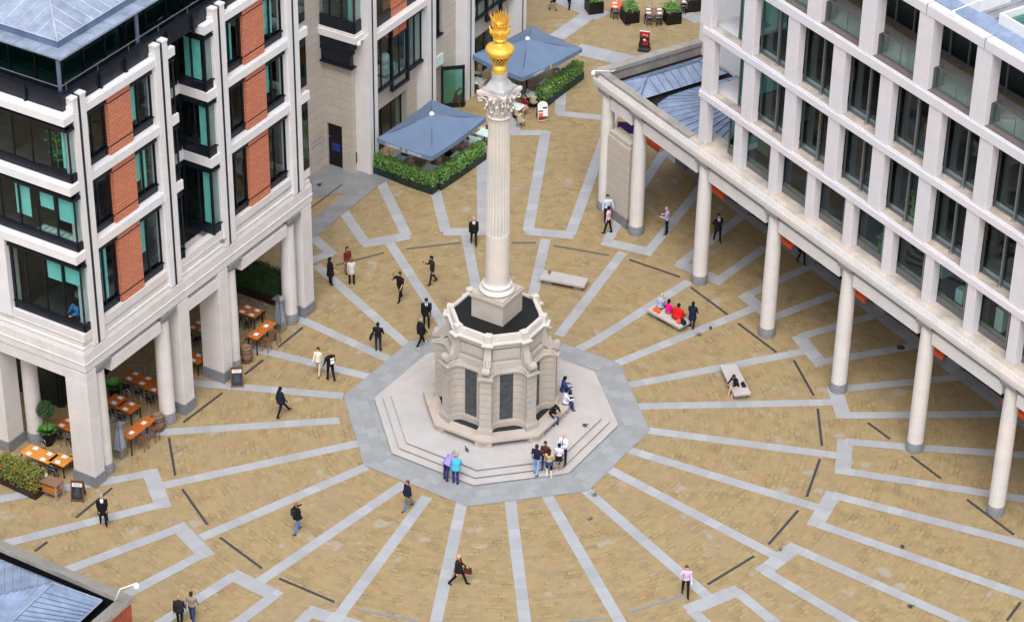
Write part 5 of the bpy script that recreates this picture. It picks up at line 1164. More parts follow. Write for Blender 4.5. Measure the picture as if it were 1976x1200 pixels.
# chalkboard easels
def aboard(px,rot,label,kind='chalk',h=1.05,w=.62):
    P=at(*px); o=empty('sandwich_board',(P.x,P.y,0),rot,label,'sandwich board')
    for s in (1,-1):
        top=Vector((0,s*-.04,h)); bot=Vector((0,s*-.30,0)); t=(top-bot).normalized(); nrm=Vector((0,-s*t.z,s*t.y*1.0)).normalized(); nrm=Vector((0,-s,0))*abs(t.z)+Vector((0,0,abs(t.y)))
        X=Vector((1,0,0))
        def quad(mb,x0,x1,f0,f1,d0,d1):
            c=[bot+t*((h/t.z)*f)+X*x+nrm*d for x,f,d in ((x0,f0,d0),(x1,f0,d0),(x1,f1,d0),(x0,f1,d0),(x0,f0,d1),(x1,f0,d1),(x1,f1,d1),(x0,f1,d1))]
            mb.add([tuple(v) for v in c],[(3,2,1,0),(4,5,6,7),(0,1,5,4),(1,2,6,5),(2,3,7,6),(3,0,4,7)])
        fr=MB()
        if kind=='chalk':
            quad(fr,-w/2,-w/2+.05,0,1,-.015,.015); quad(fr,w/2-.05,w/2,0,1,-.015,.015); quad(fr,-w/2+.05,w/2-.05,.95,1,-.015,.015); quad(fr,-w/2+.05,w/2-.05,.10,.15,-.015,.015)
            f=fr.build('board_frame',MT['wood_dark'],o)
            b=MB(); quad(b,-w/2+.05,w/2-.05,.15,.95,-.006,.006); b.build('writing_panel',MT['board'],f)
            if s==1:
                b=MB(); quad(b,-w/2+.07,w/2-.07,.76,.93,.006,.012); b.build('paper_header',MT['paper'],f)
                b=MB(); 
                for k,(f0,xw) in enumerate(((.88,.17),(.84,.20),(.80,.14))): quad(b,-xw,xw,f0,f0+.018,.012,.014)
                b.build('printed_lines',MT['granite'],f)
                b=MB(); rr=random.Random(hash(label)%99)
                for k in range(8): xw=rr.uniform(.08,.19); quad(b,-xw,xw,.28+k*.055,.286+k*.055,.006,.008)
                b.build('chalk_lines',MT['zinc'],f)
    return o
aboard((152,962),AROT-PI/2+.45,'wood framed chalkboard with a white header standing by the corner pier')
aboard((458,742),AROT-PI/2+.65,'wood framed chalkboard with a white header standing by the third arcade pier')
aboard((885,203),AROT,'plain black menu board standing in front of the open glass door')
# arched menu board with a food picture
P=at(1046,231); o=empty('menu_board',(P.x,P.y,0),.22,'white arched menu board with a food photograph at the end of the far hedge','menu board')
def arch(w,h,y0,lean,d,z0=.0):
    pts=[(-w,z0),(w,z0)]+[(w*math.cos(a),h-w*.8+w*.8*math.sin(a)) for a in np.linspace(0,PI,11)]; return [(x,y0+lean*z+dd,z) for dd in d for x,z in pts],13
for s in (1,-1):
    v,n=arch(.31,1.25,-.30*s,.22*s,(-.012,.012),.08); m=MB(); m.add(v,[tuple(range(n)),tuple(range(n,2*n))[::-1]]+[(i,i+n,(i+1)%n+n,(i+1)%n) for i in range(n)]); m.build('panel',MT['lamp_white' if s==1 else 'board'],o)
def onpan(x0,x1,z0,z1,mat,nm_): m=MB(); m.add([(x,-.30+.22*z-.0145,z) for x,z in ((x0,z0),(x1,z0),(x1,z1),(x0,z1))],[(0,1,2,3)]); m.build(nm_,mat,o)
onpan(-.27,.27,.12,.34,MT['wood_dark'],'picture_ground'); onpan(-.27,.0,.34,.55,MT['orange'],'picture_left'); onpan(-.15,.02,.18,.30,plain('red_food',(.5,.02,.02),.5,0,.4,10),'picture_red'); onpan(.06,.22,.18,.32,plain('yellow_food',(.75,.45,.03),.5,0,.3,10),'picture_yellow')
onpan(-.27,.02,.62,.70,MT['board'],'printed_words'); onpan(.0,.27,.80,.90,MT['board'],'printed_words')
for s in (1,-1):
    for x in (-.28,.28): m=MB(); m.bar((x,-.31*s,0),(x,-.30*s+.22*.3*s,.3),.03,.03); m.build('leg',MT['grey_metal'],o)
# red pavement sign
P=at(1243,97); o=empty('pavement_sign',(P.x,P.y,0),-.25,'red poster sign on a black base standing alone on the far paving','pavement sign')
m=MB(); m.rings([[(-.38,-.33,0),(.38,-.33,0),(.38,.33,0),(-.38,.33,0)],[(-.36,-.30,.10),(.36,-.30,.10),(.36,.30,.10),(-.36,.30,.10)],[(-.30,-.10,.22),(.30,-.10,.22),(.30,.10,.22),(-.30,.10,.22)]]); m.build('base',MT['navy'],o)
m=MB(); m.box(-.31,.31,-.03,.03,.24,1.28); m.box(-.36,-.31,-.04,.04,.16,.5); m.box(.31,.36,-.04,.04,.16,.5); m.build('panel',MT['dark_metal'],o)
red=plain('red_poster',(.50,.015,.03),.5,0,.35,6)
m=MB(); m.box(-.28,.28,-.036,-.031,.92,1.24); m.build('poster_top',red,o); m=MB(); m.box(-.1,.24,-.036,-.031,.36,.72); m.build('poster_picture',red,o)
m=MB(); m.ball((.0,-.035,.72),.10,.012,.08,12,6); m.build('poster_picture_white',MT['white'],o); m=MB(); m.box(-.14,.02,-.039,-.036,1.03,1.13); m.box(.06,.2,-.039,-.036,1.0,1.1); m.build('poster_words',plain('pink_print',(.8,.35,.3),.5),o)
m=MB(); m.box(-.33,.33,-.04,.04,1.28,1.31); m.build('top_rail',MT['lamp_white'],o)
# purple and white sign behind the stone block
P=at(1207,268,1.2); o=empty('info_sign',(P.x,P.y,0),RROT+.9,'purple and white sign on a post seen above the stone block','sign')
m=MB(); m.box(-.5,.5,-.03,.03,1.25,2.3); m.build('panel',plain('purple_print',(.04,.015,.12),.5,0,.3,5),o); m=MB(); m.box(-.5,.5,-.04,-.031,1.25,1.55); m.build('white_strip',MT['white'],o); m=MB(); m.box(-.05,.05,-.02,.02,0,1.25); m.build('post',MT['grey_metal'],o)
# planters and plants in the arcade
def plant(px,label,kind):
    P=at(*px); o=empty('potted_plant',(P.x,P.y,0),0,label,'potted plant')
    m=MB(); m.lathe([(.22,0),(.27,.3),(.31,.75),(.32,.80),(.28,.80),(.27,.74),(.02,.74)],n=18); m.build('pot',MT['black'],o)
    f=MB()
    if kind=='tree':
        for _ in range(1500):
            d=Vector((rh.gauss(0,1),rh.gauss(0,1),rh.gauss(0,1))).normalized()*.42*rh.uniform(.8,1.05); c=Vector((0,0,2.1))+d; e=Vector((rh.gauss(0,1),rh.gauss(0,1),rh.gauss(0,1))).normalized(); s=e.orthogonal().normalized(); k=.06; f.add([c-e*k,c-s*k*.5,c+e*k,c+s*k*.5],[(0,1,2,3)])
        f.build('crown',MT['hedge_dark'],o); t=MB(); t.tube([(0,0,.7),(.02,0,1.8)],.03,8); t.build('trunk',MT['wood_dark'],o); f=MB(); top=.75
    top=.78
    for _ in range(260):
        a=rh.uniform(0,6.28); L=rh.uniform(.25,.5); e=Vector((math.cos(a),math.sin(a),rh.uniform(.2,1.4))).normalized(); c=Vector((.12*math.cos(a),.12*math.sin(a),top)); s=e.cross(Vector((0,0,1))).normalized()*.05; f.add([c,c+e*L*.5+s,c+e*L,c+e*L*.5-s],[(0,1,2,3)])
    f.build('leaves',MT['leaf_bright'],o)
plant((94,857),'black pot with bright green fern and a clipped dark ball tree beside the left column','tree')
plant((222,770),'black pot with dark leaves just inside the first arcade opening','fern')
# serving trolley at the end of the hedge
P=at(100,955); o=empty('serving_table',(P.x,P.y,0),AROT+PI/2+.05,'rustic wooden serving table with an orange basket at the end of the left hedge','serving table')
m=MB(); m.box(-.55,.55,-.32,.32,.82,.88); m.build('table_top',MT['wood_old'],o); m=MB(); m.box(-.5,.5,-.28,.28,.28,.32); m.build('shelf',MT['wood_old'],o)
for sx in (-1,1):
    for sy in (-1,1): m=MB(); m.box(sx*.5-.04,sx*.5+.04,sy*.28-.04,sy*.28+.04,0,.82); m.build('leg',MT['weathered'],o)
P3=o.location; b=empty('orange_basket',(P3.x,P3.y,.32),AROT+PI/2,'orange basket on the lower shelf of the serving table','basket'); m=MB(); m.rings([[(-.36,-.2,0),(.36,-.2,0),(.36,.2,0),(-.36,.2,0)],[(-.42,-.24,.26),(.42,-.24,.26),(.42,.24,.26),(-.42,.24,.26)]],cap=True); m.build('basket_side',MT['wood_honey'],b); m=MB(); m.tube([(-.4,0,.26),(-.2,0,.40),(.2,0,.40),(.4,0,.26)],.015,6); m.build('handle',MT['wood_dark'],b)
b=empty('white_jug',(P3.x-.25,P3.y+.3,.88),0,'white jug and bowl on the serving table','jug'); m=MB(); m.lathe([(.06,0),(.08,.06),(.05,.14),(.06,.18)],n=14); m.build('jug_body',MT['white'],b); m=MB(); m.tube([(.05,0,.05),(.11,0,.09),(.05,0,.15)],.01,6); m.build('handle',MT['white'],b)
# ---------------- floodlights on arms
def floodlight(base,elbow,head,label):
    o=empty('floodlight',tuple(base),0,label,'floodlight','white floodlights on bent arms'); B=Vector(base)
    m=MB(); m.tube([(0,0,0),tuple(Vector(elbow)-B),tuple(Vector(head)-B)],.032,8); m.build('arm',MT['lamp_white'],o)
    h=Vector(head)-B; m=MB(); m.lathe([(.04,h.z+.02),(.08,h.z-.03),(.12,h.z-.06),(.13,h.z-.20),(.12,h.z-.22),(.02,h.z-.22)],h.x,h.y,16); m.build('lamp_head',MT['lamp_white'],o)
b=at(222,1158,8.0); d=at(232,1136,9.05); e=at(263,1125,9.15); floodlight(b,d,e,'white floodlight on a bent arm at the corner of the brick building roof')
b=rbw(-3.4,.6,8.5); b2=at(1183,138,9.1); b3=at(1145,137,9.1); floodlight(b,b2,b3,'white floodlight on an arm at the pavilion parapet')
b=at(1925,-12,24.2); b2=at(1893,0,24.2); b3=at(1839,22,24.1); floodlight(b,b2,b3,'white floodlight on the roof of the right office block')
b=law(31.75,5.30,9.05); b2=law(31.3,5.2,9.1); b3=law(30.85,5.35,8.98); floodlight(b,b2,b3,'white floodlight on the corner pier above the black door')
# ---------------- restaurant terrace at the far top
def box_planter(px,label):
    P=at(*px); o=empty('box_planter',(P.x,P.y,0),.3,label,'planter','square black planters at the far restaurant')
    m=MB(); m.box(-.5,.5,-.5,.5,0,.85); m.build('planter_box',MT['black'],o,bevel=.02)
    f=MB(); leaf_box(f,-.42,.42,-.42,.42,.75,1.15,700,.07,rh); f.build('foliage',MT['hedge'],o)
for px,lb in [((1215,40),'black planter with a green bush between the two far tables'),((1146,22),'black planter at the left of the far restaurant'),((1296,42),'black planter with a green bush right of the second far table'),((1334,18),'black planter at the right end of the far restaurant')]: box_planter(px,lb)
for x,y,lb in [(1197,10,'far table with a red top behind the planters'),(1262,22,'far table with a red top and white plates'),(1310,0,'far brown table at the top edge of the picture')]:
    P=at(x,y,.76); o=dining_table(1.2,.9,.76,lb,'orange' if x<1200 else 'wood_old'); o.location=(P.x,P.y,0); o.rotation_euler[2]=-.12
    for sx in (-1,1):
        for sy in (-1,1): add_setting((P.x+sx*.35,P.y+sy*.25,.763),0 if sy<0 else PI,'white place setting on the '+lb)
    for sx in (-1,1): add_chair(P.x+sx*.3,P.y-.55,PI,'dark chair in front of the '+lb); add_chair(P.x+sx*.3,P.y+.6,0,'dark chair behind the '+lb)
# pigeons
def pigeon(px,rot,label,z=0):
    P=at(px[0],px[1],z); o=empty('pigeon',(P.x,P.y,z),rot,label,'pigeon','pigeons on the paving')
    m=MB(); rg=[]
    for x,r,zz in ((-.17,.012,.10),(-.10,.035,.11),(-.02,.065,.12),(.05,.065,.14),(.10,.04,.18),(.125,.028,.215),(.15,.030,.235),(.175,.022,.235),(.20,.006,.228)):
        rg.append([(x,r*math.cos(a),zz+r*math.sin(a)) for a in [2*PI*k/10 for k in range(10)]])
    m.rings(rg,0,True,True,True); m.build('body',MT['granite'] if px[0]%2<1 else MT['drain'],o)
    m=MB()
    for s in (-1,1): m.tube([(0,s*.03,.08),(.01,s*.03,.0),(.04,s*.03,.0)],.006,5)
    m.build('legs',MT['wood_dark'],o)
    for s in (-1,1): m=MB(); m.add([(.06,s*.062,.16),(-.02,s*.075,.14),(-.17,s*.03,.11),(-.06,s*.055,.18)],[(0,1,2,3)]); m.build('wing',MT['drain'],o)
    for s in (-1,1): pass
PG=[(1348,648,0,'pigeon on the grey band left of the woman by the bench'),(1371,636,0,'dark pigeon behind the grey band near the busy bench'),(1138,1003,0,'pigeon on the setts in front of the steps'),(1146,957,0,'pigeon on the corner of the grey ring'),(1506,1062,0,'dark pigeon at the cross bar of a grey fork'),(1741,1058,0,'pigeon on the long grey band at the lower right'),(1757,1173,0,'pigeon near the lower right edge'),(901,871,.42,'pigeon on the steps in front of the fountain bench'),(1129,824,.42,'pigeon on the right side of the steps'),(1060,528,.46,'pigeon standing on the empty bench'),(617,360,0,'pigeon near the recessed doorway'),(421,489,8.0,'pigeon on the stone cornice of the left building')]
for i,(x,y,z,lb) in enumerate(PG):
    if z==8.0:
        w_=law(10.95,.05,8.06); p_=MB(); pigeon((100,100),0,lb); o=[q for q in bpy.data.objects if q.get('label')==lb][0]; o.location=w_; o.rotation_euler[2]=.4
    else: pigeon((x,y),rh.uniform(0,6.3),lb,z)
# ---------------- people
SKINC={'light':(.62,.36,.26),'tan':(.48,.26,.17),'brown':(.22,.11,.065)}
_cm={}
def cloth(c,rough=.8):
    k=tuple(c)
    if k not in _cm: _cm[k]=plain('cloth_%d'%len(_cm),c,rough,0,.10,9,.2)
    return _cm[k]
for k,v in SKINC.items(): MT['skin_'+k]=plain('skin_'+k,v,.55,0,.05,12)
BLACK=(.010,.010,.012); CHAR=(.022,.023,.027); NAVY=(.012,.016,.035); WHITE=(.74,.75,.80); LILAC=(.50,.42,.66); PINK=(.66,.45,.60); PALEB=(.52,.62,.80); JEAN=(.10,.19,.42); DJEAN=(.03,.055,.14)
HAIRC={'black':(.008,.007,.006),'brown':(.035,.017,.009),'grey':(.33,.31,.29),'fair':(.20,.11,.045),'red':(.13,.035,.012)}
def dirv(p,a,s): v=Vector((math.sin(p)*math.cos(a),s*math.sin(a),-math.cos(p)*math.cos(a))); return v.normalized()
def person(px,face,label,H=1.75,z=0.0,top=BLACK,bot=BLACK,shoe=BLACK,skin='light',hair='brown',hairlen='short',lean=0.0,legs=((0,0),(0,0)),arms=((.05,.12,.15,0),(.05,.12,.15,0)),
           sleeve='long',head=(0,0),sit=None,vfront=None,fem=False,skirt=None,coat=None,bulk=1.0,bare_legs=False,boots=None,world=None,pattern=None,hood=None):
    P=Vector(at(px[0],px[1],z)) if world is None else Vector(world); P.z=z
    q=at(px[0]+face[0],px[1]+face[1],z)-at(px[0],px[1],z); rot=math.atan2(q.y,q.x)
    bulk=bulk*1.08
    k=H/1.75; spine=Vector((math.sin(lean),0,math.cos(lean))); fwd=Vector((math.cos(lean),0,-math.sin(lean)))
    hipw=.095 if not fem else .10; shw=(.185 if not fem else .165)*(.5+.5*bulk)
    pel=Vector((0,0,.93)); J={}
    LT,LS=.42,.43
    def leg(s,th,kn,ab=.04):
        hip=pel+Vector((0,s*hipw,-.02)); knee=hip+dirv(th,ab,s)*LT; ank=knee+dirv(th-kn,.0,s)*LS; return hip,knee,ank
    L=[leg(s,*legs[i]) for i,s in enumerate((1,-1))]
    if sit is None:
        low=min(l[2].z for l in L); pel=pel+Vector((0,0,.085-low))
    else: pel=Vector((0,0,(sit-z)/k+.10))
    L=[leg(s,*legs[i]) for i,s in enumerate((1,-1))]
    chest=pel+spine*.30; sh=pel+spine*.47; nk=pel+spine*.53; 
    hy,ht=head; hd=Vector((math.sin(lean*.6+ht),0,math.cos(lean*.6+ht))); hc=nk+spine*.03+hd*.135; hf=Vector((math.cos(hy)*math.cos(lean*.6+ht),math.sin(hy),-math.sin(lean*.6+ht))).normalized()
    mb=MB(); CAP=[]      # capsules for region lookup: a,b,ra,rb,region
    def tube(a,b,ra,rb,reg,n=10):
        a,b=Vector(a),Vector(b); d=(b-a); 
        mb.tube([a-d.normalized()*ra*.55,a-d.normalized()*ra*.3,a,b,b+d.normalized()*rb*.3,b+d.normalized()*rb*.55],[ra*.5,ra*.85,ra,rb,rb*.85,rb*.5],n); CAP.append((a,b,ra,rb,reg))
    def ring(c,rx,ry,up):
        X=fwd; Y=Vector((0,1,0)); return [tuple(c+X*rx*math.cos(t)+Y*ry*math.sin(t)) for t in [2*PI*i/16 for i in range(16)]]
    b=bulk; w=.86 if fem else 1
    secs=[(-.10,.085,.115),(-.04,.108,.155),(.04,.112*(1 if not fem else 1.02),.162),(.14,.098,.14*w),(.24,.105,.150*w),(.34,.118,.175*w),(.43,.105,.185*w),(.49,.075,.13*w),(.53,.052,.062)]
    rg=[ring(pel+spine*h_,rx*b,ry*b,spine) for h_,rx,ry in secs]; mb.rings(rg,0,True,True,True)
    CAP.append((pel+spine*.06,pel+spine*.45,.13,.13,'top')); CAP.append((pel-spine*.12,pel-spine*.0,.13,.13,'bot'))
    tube(nk-spine*.02,nk+spine*.02+hd*.05,.052,.050,'skin')
    mb.ball(tuple(hc),.094,.079,.118,14,10); CAP.append((hc-hd*.04,hc+hd*.03,.08,.085,'skin'))
    tube(hc-hd*.02+hf*.083,hc-hd*.035+hf*.105,.012,.016,'skin',6); tube(hc-hd*.07+hf*.045,hc-hd*.085+hf*.062,.03,.024,'skin',8)
    side=hd.cross(hf).normalized()
    for s in (-1,1): tube(hc+side*s*.072+hd*.012,hc+side*s*.078-hd*.025,.014,.010,'skin',6)
    for i,s in enumerate((1,-1)):
        hip,knee,ank=L[i]; r='bot' if not bare_legs else 'skin'
        tube(hip,knee,.090*(.6+.4*b),.066 if not bare_legs else .054,r if not (bare_legs) else 'skin'); tube(knee,ank,.064 if not bare_legs else .054,.054 if not bare_legs else .038,'boot' if boots else r)
        fd=Vector((1,0,0)); sd_=dirv(legs[i][0]-legs[i][1],0,s); pitch=max(-.1,min(.7,legs[i][1]-legs[i][0]-.1)) if sit is None and legs[i][1]>legs[i][0]+.15 else 0
        fd=Vector((math.cos(pitch),s*.12,-math.sin(pitch))).normalized(); heel=ank+Vector((-.03,0,-.035)); toe=ank+fd*.15+Vector((0,0,-.052)); tube(heel,toe,.043,.036,'shoe',8)
    hands=[]
    for i,s in enumerate((1,-1)):
        p,a,e,inw=arms[i]; S=sh+Vector((0,s*shw,0))-spine*.02; u=dirv(p+lean*.6,a,s); el=S+u*.28; f=dirv(p+lean*.6+e,a*.5-inw,s); wr=el+f*.25
        tube(S,el,.064*(.6+.4*b),.050,'top'); tube(el,wr,.048 if sleeve=='long' else .042,.036 if sleeve=='long' else .031,'top' if sleeve=='long' else 'skin')
        up=Vector((0,s,0)); up=(up-f*up.dot(f)).normalized(); ax=f.cross(up)
        pc=wr+f*.075; tube(wr+f*.01,pc,.028,.032,'skin',8); tube(wr+f*.015+ax*.02,pc+ax*.026,.018,.016,'skin',6); tube(wr+f*.015-ax*.02,pc-ax*.026,.018,.016,'skin',6)
        for j,(o,ln) in enumerate(((-.033,.064),(-.011,.074),(.011,.070),(.033,.055))):
            b0=pc+ax*o; b1=b0+(f-up*.25).normalized()*ln*.55; b2=b1+(f*.8-up*.7).normalized()*ln*.5; tube(b0,b1,.0125,.0115,'skin',6); tube(b1,b2,.0115,.010,'skin',6)
        tube(wr+f*.03-ax*.03,wr+f*.075-ax*.062,.014,.012,'skin',6); tube(wr+f*.075-ax*.062,wr+f*.10-ax*.062-up*.012,.012,.010,'skin',6)
        hands.append(wr+f*.09)
    me=bpy.data.meshes.new('body'); me.from_pydata(mb.v,[],mb.f); me.update(); tmp=bpy.data.objects.new('body',me); COL.objects.link(tmp)
    rm=tmp.modifiers.new('r','REMESH'); rm.mode='VOXEL'; rm.voxel_size=.0125; rm.use_smooth_shade=True
    smm=tmp.modifiers.new('s','SMOOTH'); smm.factor=.5; smm.iterations=3
    dg=bpy.context.evaluated_depsgraph_get(); bm_=bpy.data.meshes.new_from_object(tmp.evaluated_get(dg)); bpy.data.objects.remove(tmp); bpy.data.meshes.remove(me)
    n=len(bm_.polygons); cen=np.empty(n*3,dtype=np.float32); bm_.polygons.foreach_get('center',cen); cen=cen.reshape(-1,3); nor=np.empty(n*3,dtype=np.float32); bm_.polygons.foreach_get('normal',nor); nor=nor.reshape(-1,3)
    best=np.full(n,1e9); regs=['skin','top','bot','shoe','boot','shirt','tie']; rid=np.zeros(n,dtype=np.int32)
    for a,b_,ra,rb,reg in CAP:
        A=np.array(a);D=np.array(b_)-A; t=np.clip(((cen-A)@D)/(D@D+1e-9),0,1); d=np.linalg.norm(cen-(A+t[:,None]*D),axis=1)-(ra+(rb-ra)*t); m_=d<best; best[m_]=d[m_]; rid[m_]=regs.index(reg)
    # hem of the top and waist
    hz=(cen-np.array(pel))@np.array(spine); tor=(rid==1)|(rid==2)
    body_near=np.linalg.norm((cen-np.array(pel))-hz[:,None]*np.array(spine),axis=1)<.24
    rid[(rid==2)&(hz>.0)&body_near]=1; hem=-.02 if coat is None else -.1
    rid[(rid==1)&(hz<hem)&body_near&(hz>-.2)&(np.abs(cen[:,1])<.2)&(np.min([np.linalg.norm(cen-np.array(h_),axis=1) for h_ in hands],axis=0)>.25)]=2
    if vfront:
        fr=(rid==1)&((nor@np.array(fwd))>.35)&(hz>.12)&(hz<.56); rid[fr&(np.abs(cen[:,1])<.015+.16*(hz-.12))]=5
        if vfront[1] is not None: rid[(rid==5)&(np.abs(cen[:,1])<.024)]=6
    mats=[MT['skin_'+skin],pattern or cloth(top),cloth(bot),cloth(shoe,.4),cloth(boots or shoe,.5),cloth(vfront[0] if vfront else top),cloth((vfront[1] if vfront and vfront[1] else top))]
    bm_.materials.clear(); 
    for m_ in mats: bm_.materials.append(m_)
    bm_.polygons.foreach_set('material_index',rid); bm_.polygons.foreach_set('use_smooth',np.ones(n,dtype=bool)); bm_.transform(Matrix.Scale(k,4)); bm_.name='person_body'
    root=empty('person',P,rot,label,'person'); bo=bpy.data.objects.new('body',bm_); COL.objects.link(bo); bo.parent=root
    def child(nm,m,mat,sub=0):
        m.v=[tuple(Vector(v)*k) for v in m.v]; return m.build(nm,mat,root)
    if hairlen!='bald':
        h=MB(); rows=[]; nu=16
        for j in range(9):
            t=PI/2*(1-j/5.2); row=[]
            for i in range(nu):
                a=2*PI*i/nu; c=math.cos(a)
                tt=max(t,.35-.0*c) if c>.45 else max(t,-.75 if c<.2 else -.1)
                d=hf*(math.cos(tt)*math.cos(a))+side*(math.cos(tt)*math.sin(a))+hd*math.sin(tt)
                row.append(tuple(hc+hf*(d.dot(hf)*.106)+side*(d.dot(side)*.092)+hd*(d.dot(hd)*.128)-hf*.006))
            rows.append(row)
        h.rings(rows[::-1],0,True,True,True)
        if hairlen in('long','mid'):
            ln=.34 if hairlen=='long' else .17; rr=[]
            for j in range(6):
                u=j/5; c=hc-hf*(.055+.015*u)+hd*(.03)-Vector((0,0,1))*ln*u-spine*0; rr.append([tuple(c+side*(.085-.02*u)*math.cos(t)+hf*(.045-.012*u)*math.sin(t)) for t in [2*PI*i/12 for i in range(12)]])
            h.rings(rr,0,True,True,True)
        child('hair',h,cloth(HAIRC[hair],.6))
    if skirt:
        c_,ln=skirt; m=MB(); rr=[]
        for j in range(5): u=j/4; cc=pel+spine*.08-Vector((0,0,1))*(ln+.08)*u; rr.append([tuple(cc+Vector((1,0,0))*(.118+.05*u)*math.cos(t)+Vector((0,1,0))*(.165+.045*u)*math.sin(t)) for t in [2*PI*i/18 for i in range(18)]])
        m.rings(rr,0,True,True,True); child('skirt',m,cloth(c_))
    if coat:
        c_,ln=coat; m=MB(); rr=[]
        for j in range(7):
            u=j/6; hh=.40-u*(.40+ln); cc=pel+spine*max(hh,-.05)+Vector((0,0,min(0,hh+.05))); wv=1+.06*math.sin(u*9); rr.append([tuple(cc+fwd*(.128+.04*u)*b*wv*math.cos(t)+Vector((0,1,0))*(.172*w+.03*u*u+.0)*b*math.sin(t)) for t in [2*PI*i/18 for i in range(18)]])
        m.rings(rr,0,True,False,True); o_=child('coat',m,cloth(c_)); s_=o_.modifiers.new('s','SOLIDIFY'); s_.thickness=.012
    e=MB()
    for s in (-1,1): e.ball(tuple(hc+hf*.079+side*s*.03+hd*.012),.010,.012,.008,6,4)
    child('eyes',e,MT['board'])
    MW=Matrix.Translation(P)@Matrix.Rotation(rot,4,'Z')
    root['_h']=0; del root['_h']
    return root,[MW@(h_*k) for h_ in hands],MW@((pel+spine*.35)*k),rot
def held(name,cat,label,pos,rot,w,h,d,mat,handle=True,drop=.0):
    o=empty(name,tuple(pos),rot,label,cat); m=MB(); top=-.06-drop; m.rings([[(-w/2,-d/2,top-h),(w/2,-d/2,top-h),(w/2,d/2,top-h),(-w/2,d/2,top-h)],[(-w/2*.94,-d/2*.6,top),(w/2*.94,-d/2*.6,top),(w/2*.94,d/2*.6,top),(-w/2*.94,d/2*.6,top)]]); m.build('bag_body',mat,o,bevel=.015)
    if handle: t=MB(); t.tube([(-w*.25,0,top-.01),(-w*.15,0,0),(w*.15,0,0),(w*.25,0,top-.01)],.010,6); t.build('handle',MT['chair_black'],o)
    return o
def phone(pos,label): o=empty('mobile_phone',tuple(pos),.4,label,'phone'); m=MB(); m.box(-.035,.035,-.008,.008,-.04,.09); m.build('phone_case',MT['board'],o,bevel=.004); m=MB(); m.box(-.03,.03,-.0095,-.0085,-.03,.08); m.build('screen',MT['glass_teal'],o)
WALK=lambda a=.42:((a,.12),(-a*.75,.30)); WALK2=lambda a=.42:((-a*.75,.30),(a,.12)); STAND=((.03,.02),(-.02,.02))
AW=lambda a=.35:((-a,.12,.2,0),(a,.12,.3,0)); AW2=lambda a=.35:((a,.12,.3,0),(-a,.12,.2,0)); DOWN=((.05,.12,.15,0),(.05,.12,.15,0)); FOLD=((.45,.10,1.35,.75),(.45,.10,1.35,.75)); PHONER=((.05,.12,.2,0),(.75,.35,2.15,.45)); READ=((.35,.12,1.25,.45),(.35,.12,1.25,.45)); BACK=((-.35,.30,.5,.9),(-.35,.30,.5,.9))
# near the stone block
person((1173,450),(-10,-2),'man in a pink shirt and dark trousers standing by the stone block',1.76,top=PINK,bot=BLACK,skin='brown',hair='black',legs=((.22,.02),(-.18,.05)),arms=DOWN)
person((1171,429),(6,14),'man in a pale blue shirt leaning beside the stone block behind the man in pink',1.78,top=PALEB,bot=BLACK,hair='brown',arms=((.05,.35,.2,0),(.15,.25,.4,0)))
_,h,_,_=person((1286,452),(-12,-1),'bald man in a lilac shirt looking down at his phone between the columns',1.78,top=LILAC,bot=BLACK,hairlen='bald',arms=READ,head=(0,.45),bulk=1.12,legs=STAND)
phone((h[0]+h[1])/2+Vector((0,0,.03)),'phone held by the bald man between the columns')
person((1384,466),(8,12),'man in a dark suit walking behind the third arcade column',1.78,top=CHAR,bot=NAVY,hair='brown',arms=BACK,legs=WALK(.2),vfront=(WHITE,None),coat=(CHAR,.18))
person((1546,509),(8,10),'person in dark trousers mostly hidden by the arcade beam',1.76,top=BLACK,bot=BLACK,legs=WALK(.25))
# upper left of the monument
person((914,472),(2,14),'balding man in a black suit and white shirt walking towards the monument',1.80,top=BLACK,bot=BLACK,hairlen='bald',vfront=(WHITE,(.25,.03,.05)),arms=AW(.15),legs=WALK(.22),coat=(BLACK,.15))
_,h,_,_=person((834,547),(-14,4),'man in a charcoal suit strolling left while checking a phone',1.78,top=CHAR,bot=CHAR,hair='black',legs=WALK(.3),arms=((.05,.1,.2,0),(.35,.1,1.7,.1)),head=(0,.3))
phone(h[1]+Vector((0,0,.03)),'phone held by the man in the charcoal suit')
_,h,_,_=person((772,579),(-12,8),'stocky man in a black short sleeved shirt with a hand to his ear',1.80,top=BLACK,bot=BLACK,hair='brown',skin='tan',legs=((.28,.05),(-.28,.12)),arms=((.2,.15,.6,.1),(.9,.5,2.2,.5)),sleeve='short',bulk=1.2)
phone(h[1],'phone at the ear of the stocky man in black')
_,h,_,r=person((823,630),(0,14),'man in a dark suit with a pale blue shirt and tie facing the camera',1.80,top=BLACK,bot=BLACK,hair='black',skin='tan',vfront=(PALEB,(.06,.10,.35)),arms=((.25,.12,.9,.3),(.05,.12,.15,0)),legs=WALK(.15),coat=(BLACK,.2),head=(0,.35),bulk=1.1)
held('document_folder','folder','grey folder held by the man in the dark suit and pale blue shirt',h[0]+Vector((0,0,.12)),r+.3,.32,.22,.03,MT['zinc_dark'],False)
person((813,667),(12,-5),'white haired man in black with white shoes walking right behind the fountain',1.76,top=BLACK,bot=BLACK,shoe=WHITE,hair='grey',legs=WALK(.38),arms=AW(.25),bulk=1.1,coat=(BLACK,.12))
_,h,_,r=person((730,677),(6,-12),'person in a black top and dark jeans seen from behind with a shoulder bag',1.76,top=BLACK,bot=(.02,.022,.05),hair='black',bulk=1.15,arms=((.1,.2,.3,0),(.2,.15,.6,.1)))
held('shoulder_bag','bag','black shoulder bag hanging beside the person in black seen from behind',h[0]+Vector((-.12,0,.12)),r,.36,.26,.12,MT['black'],True)
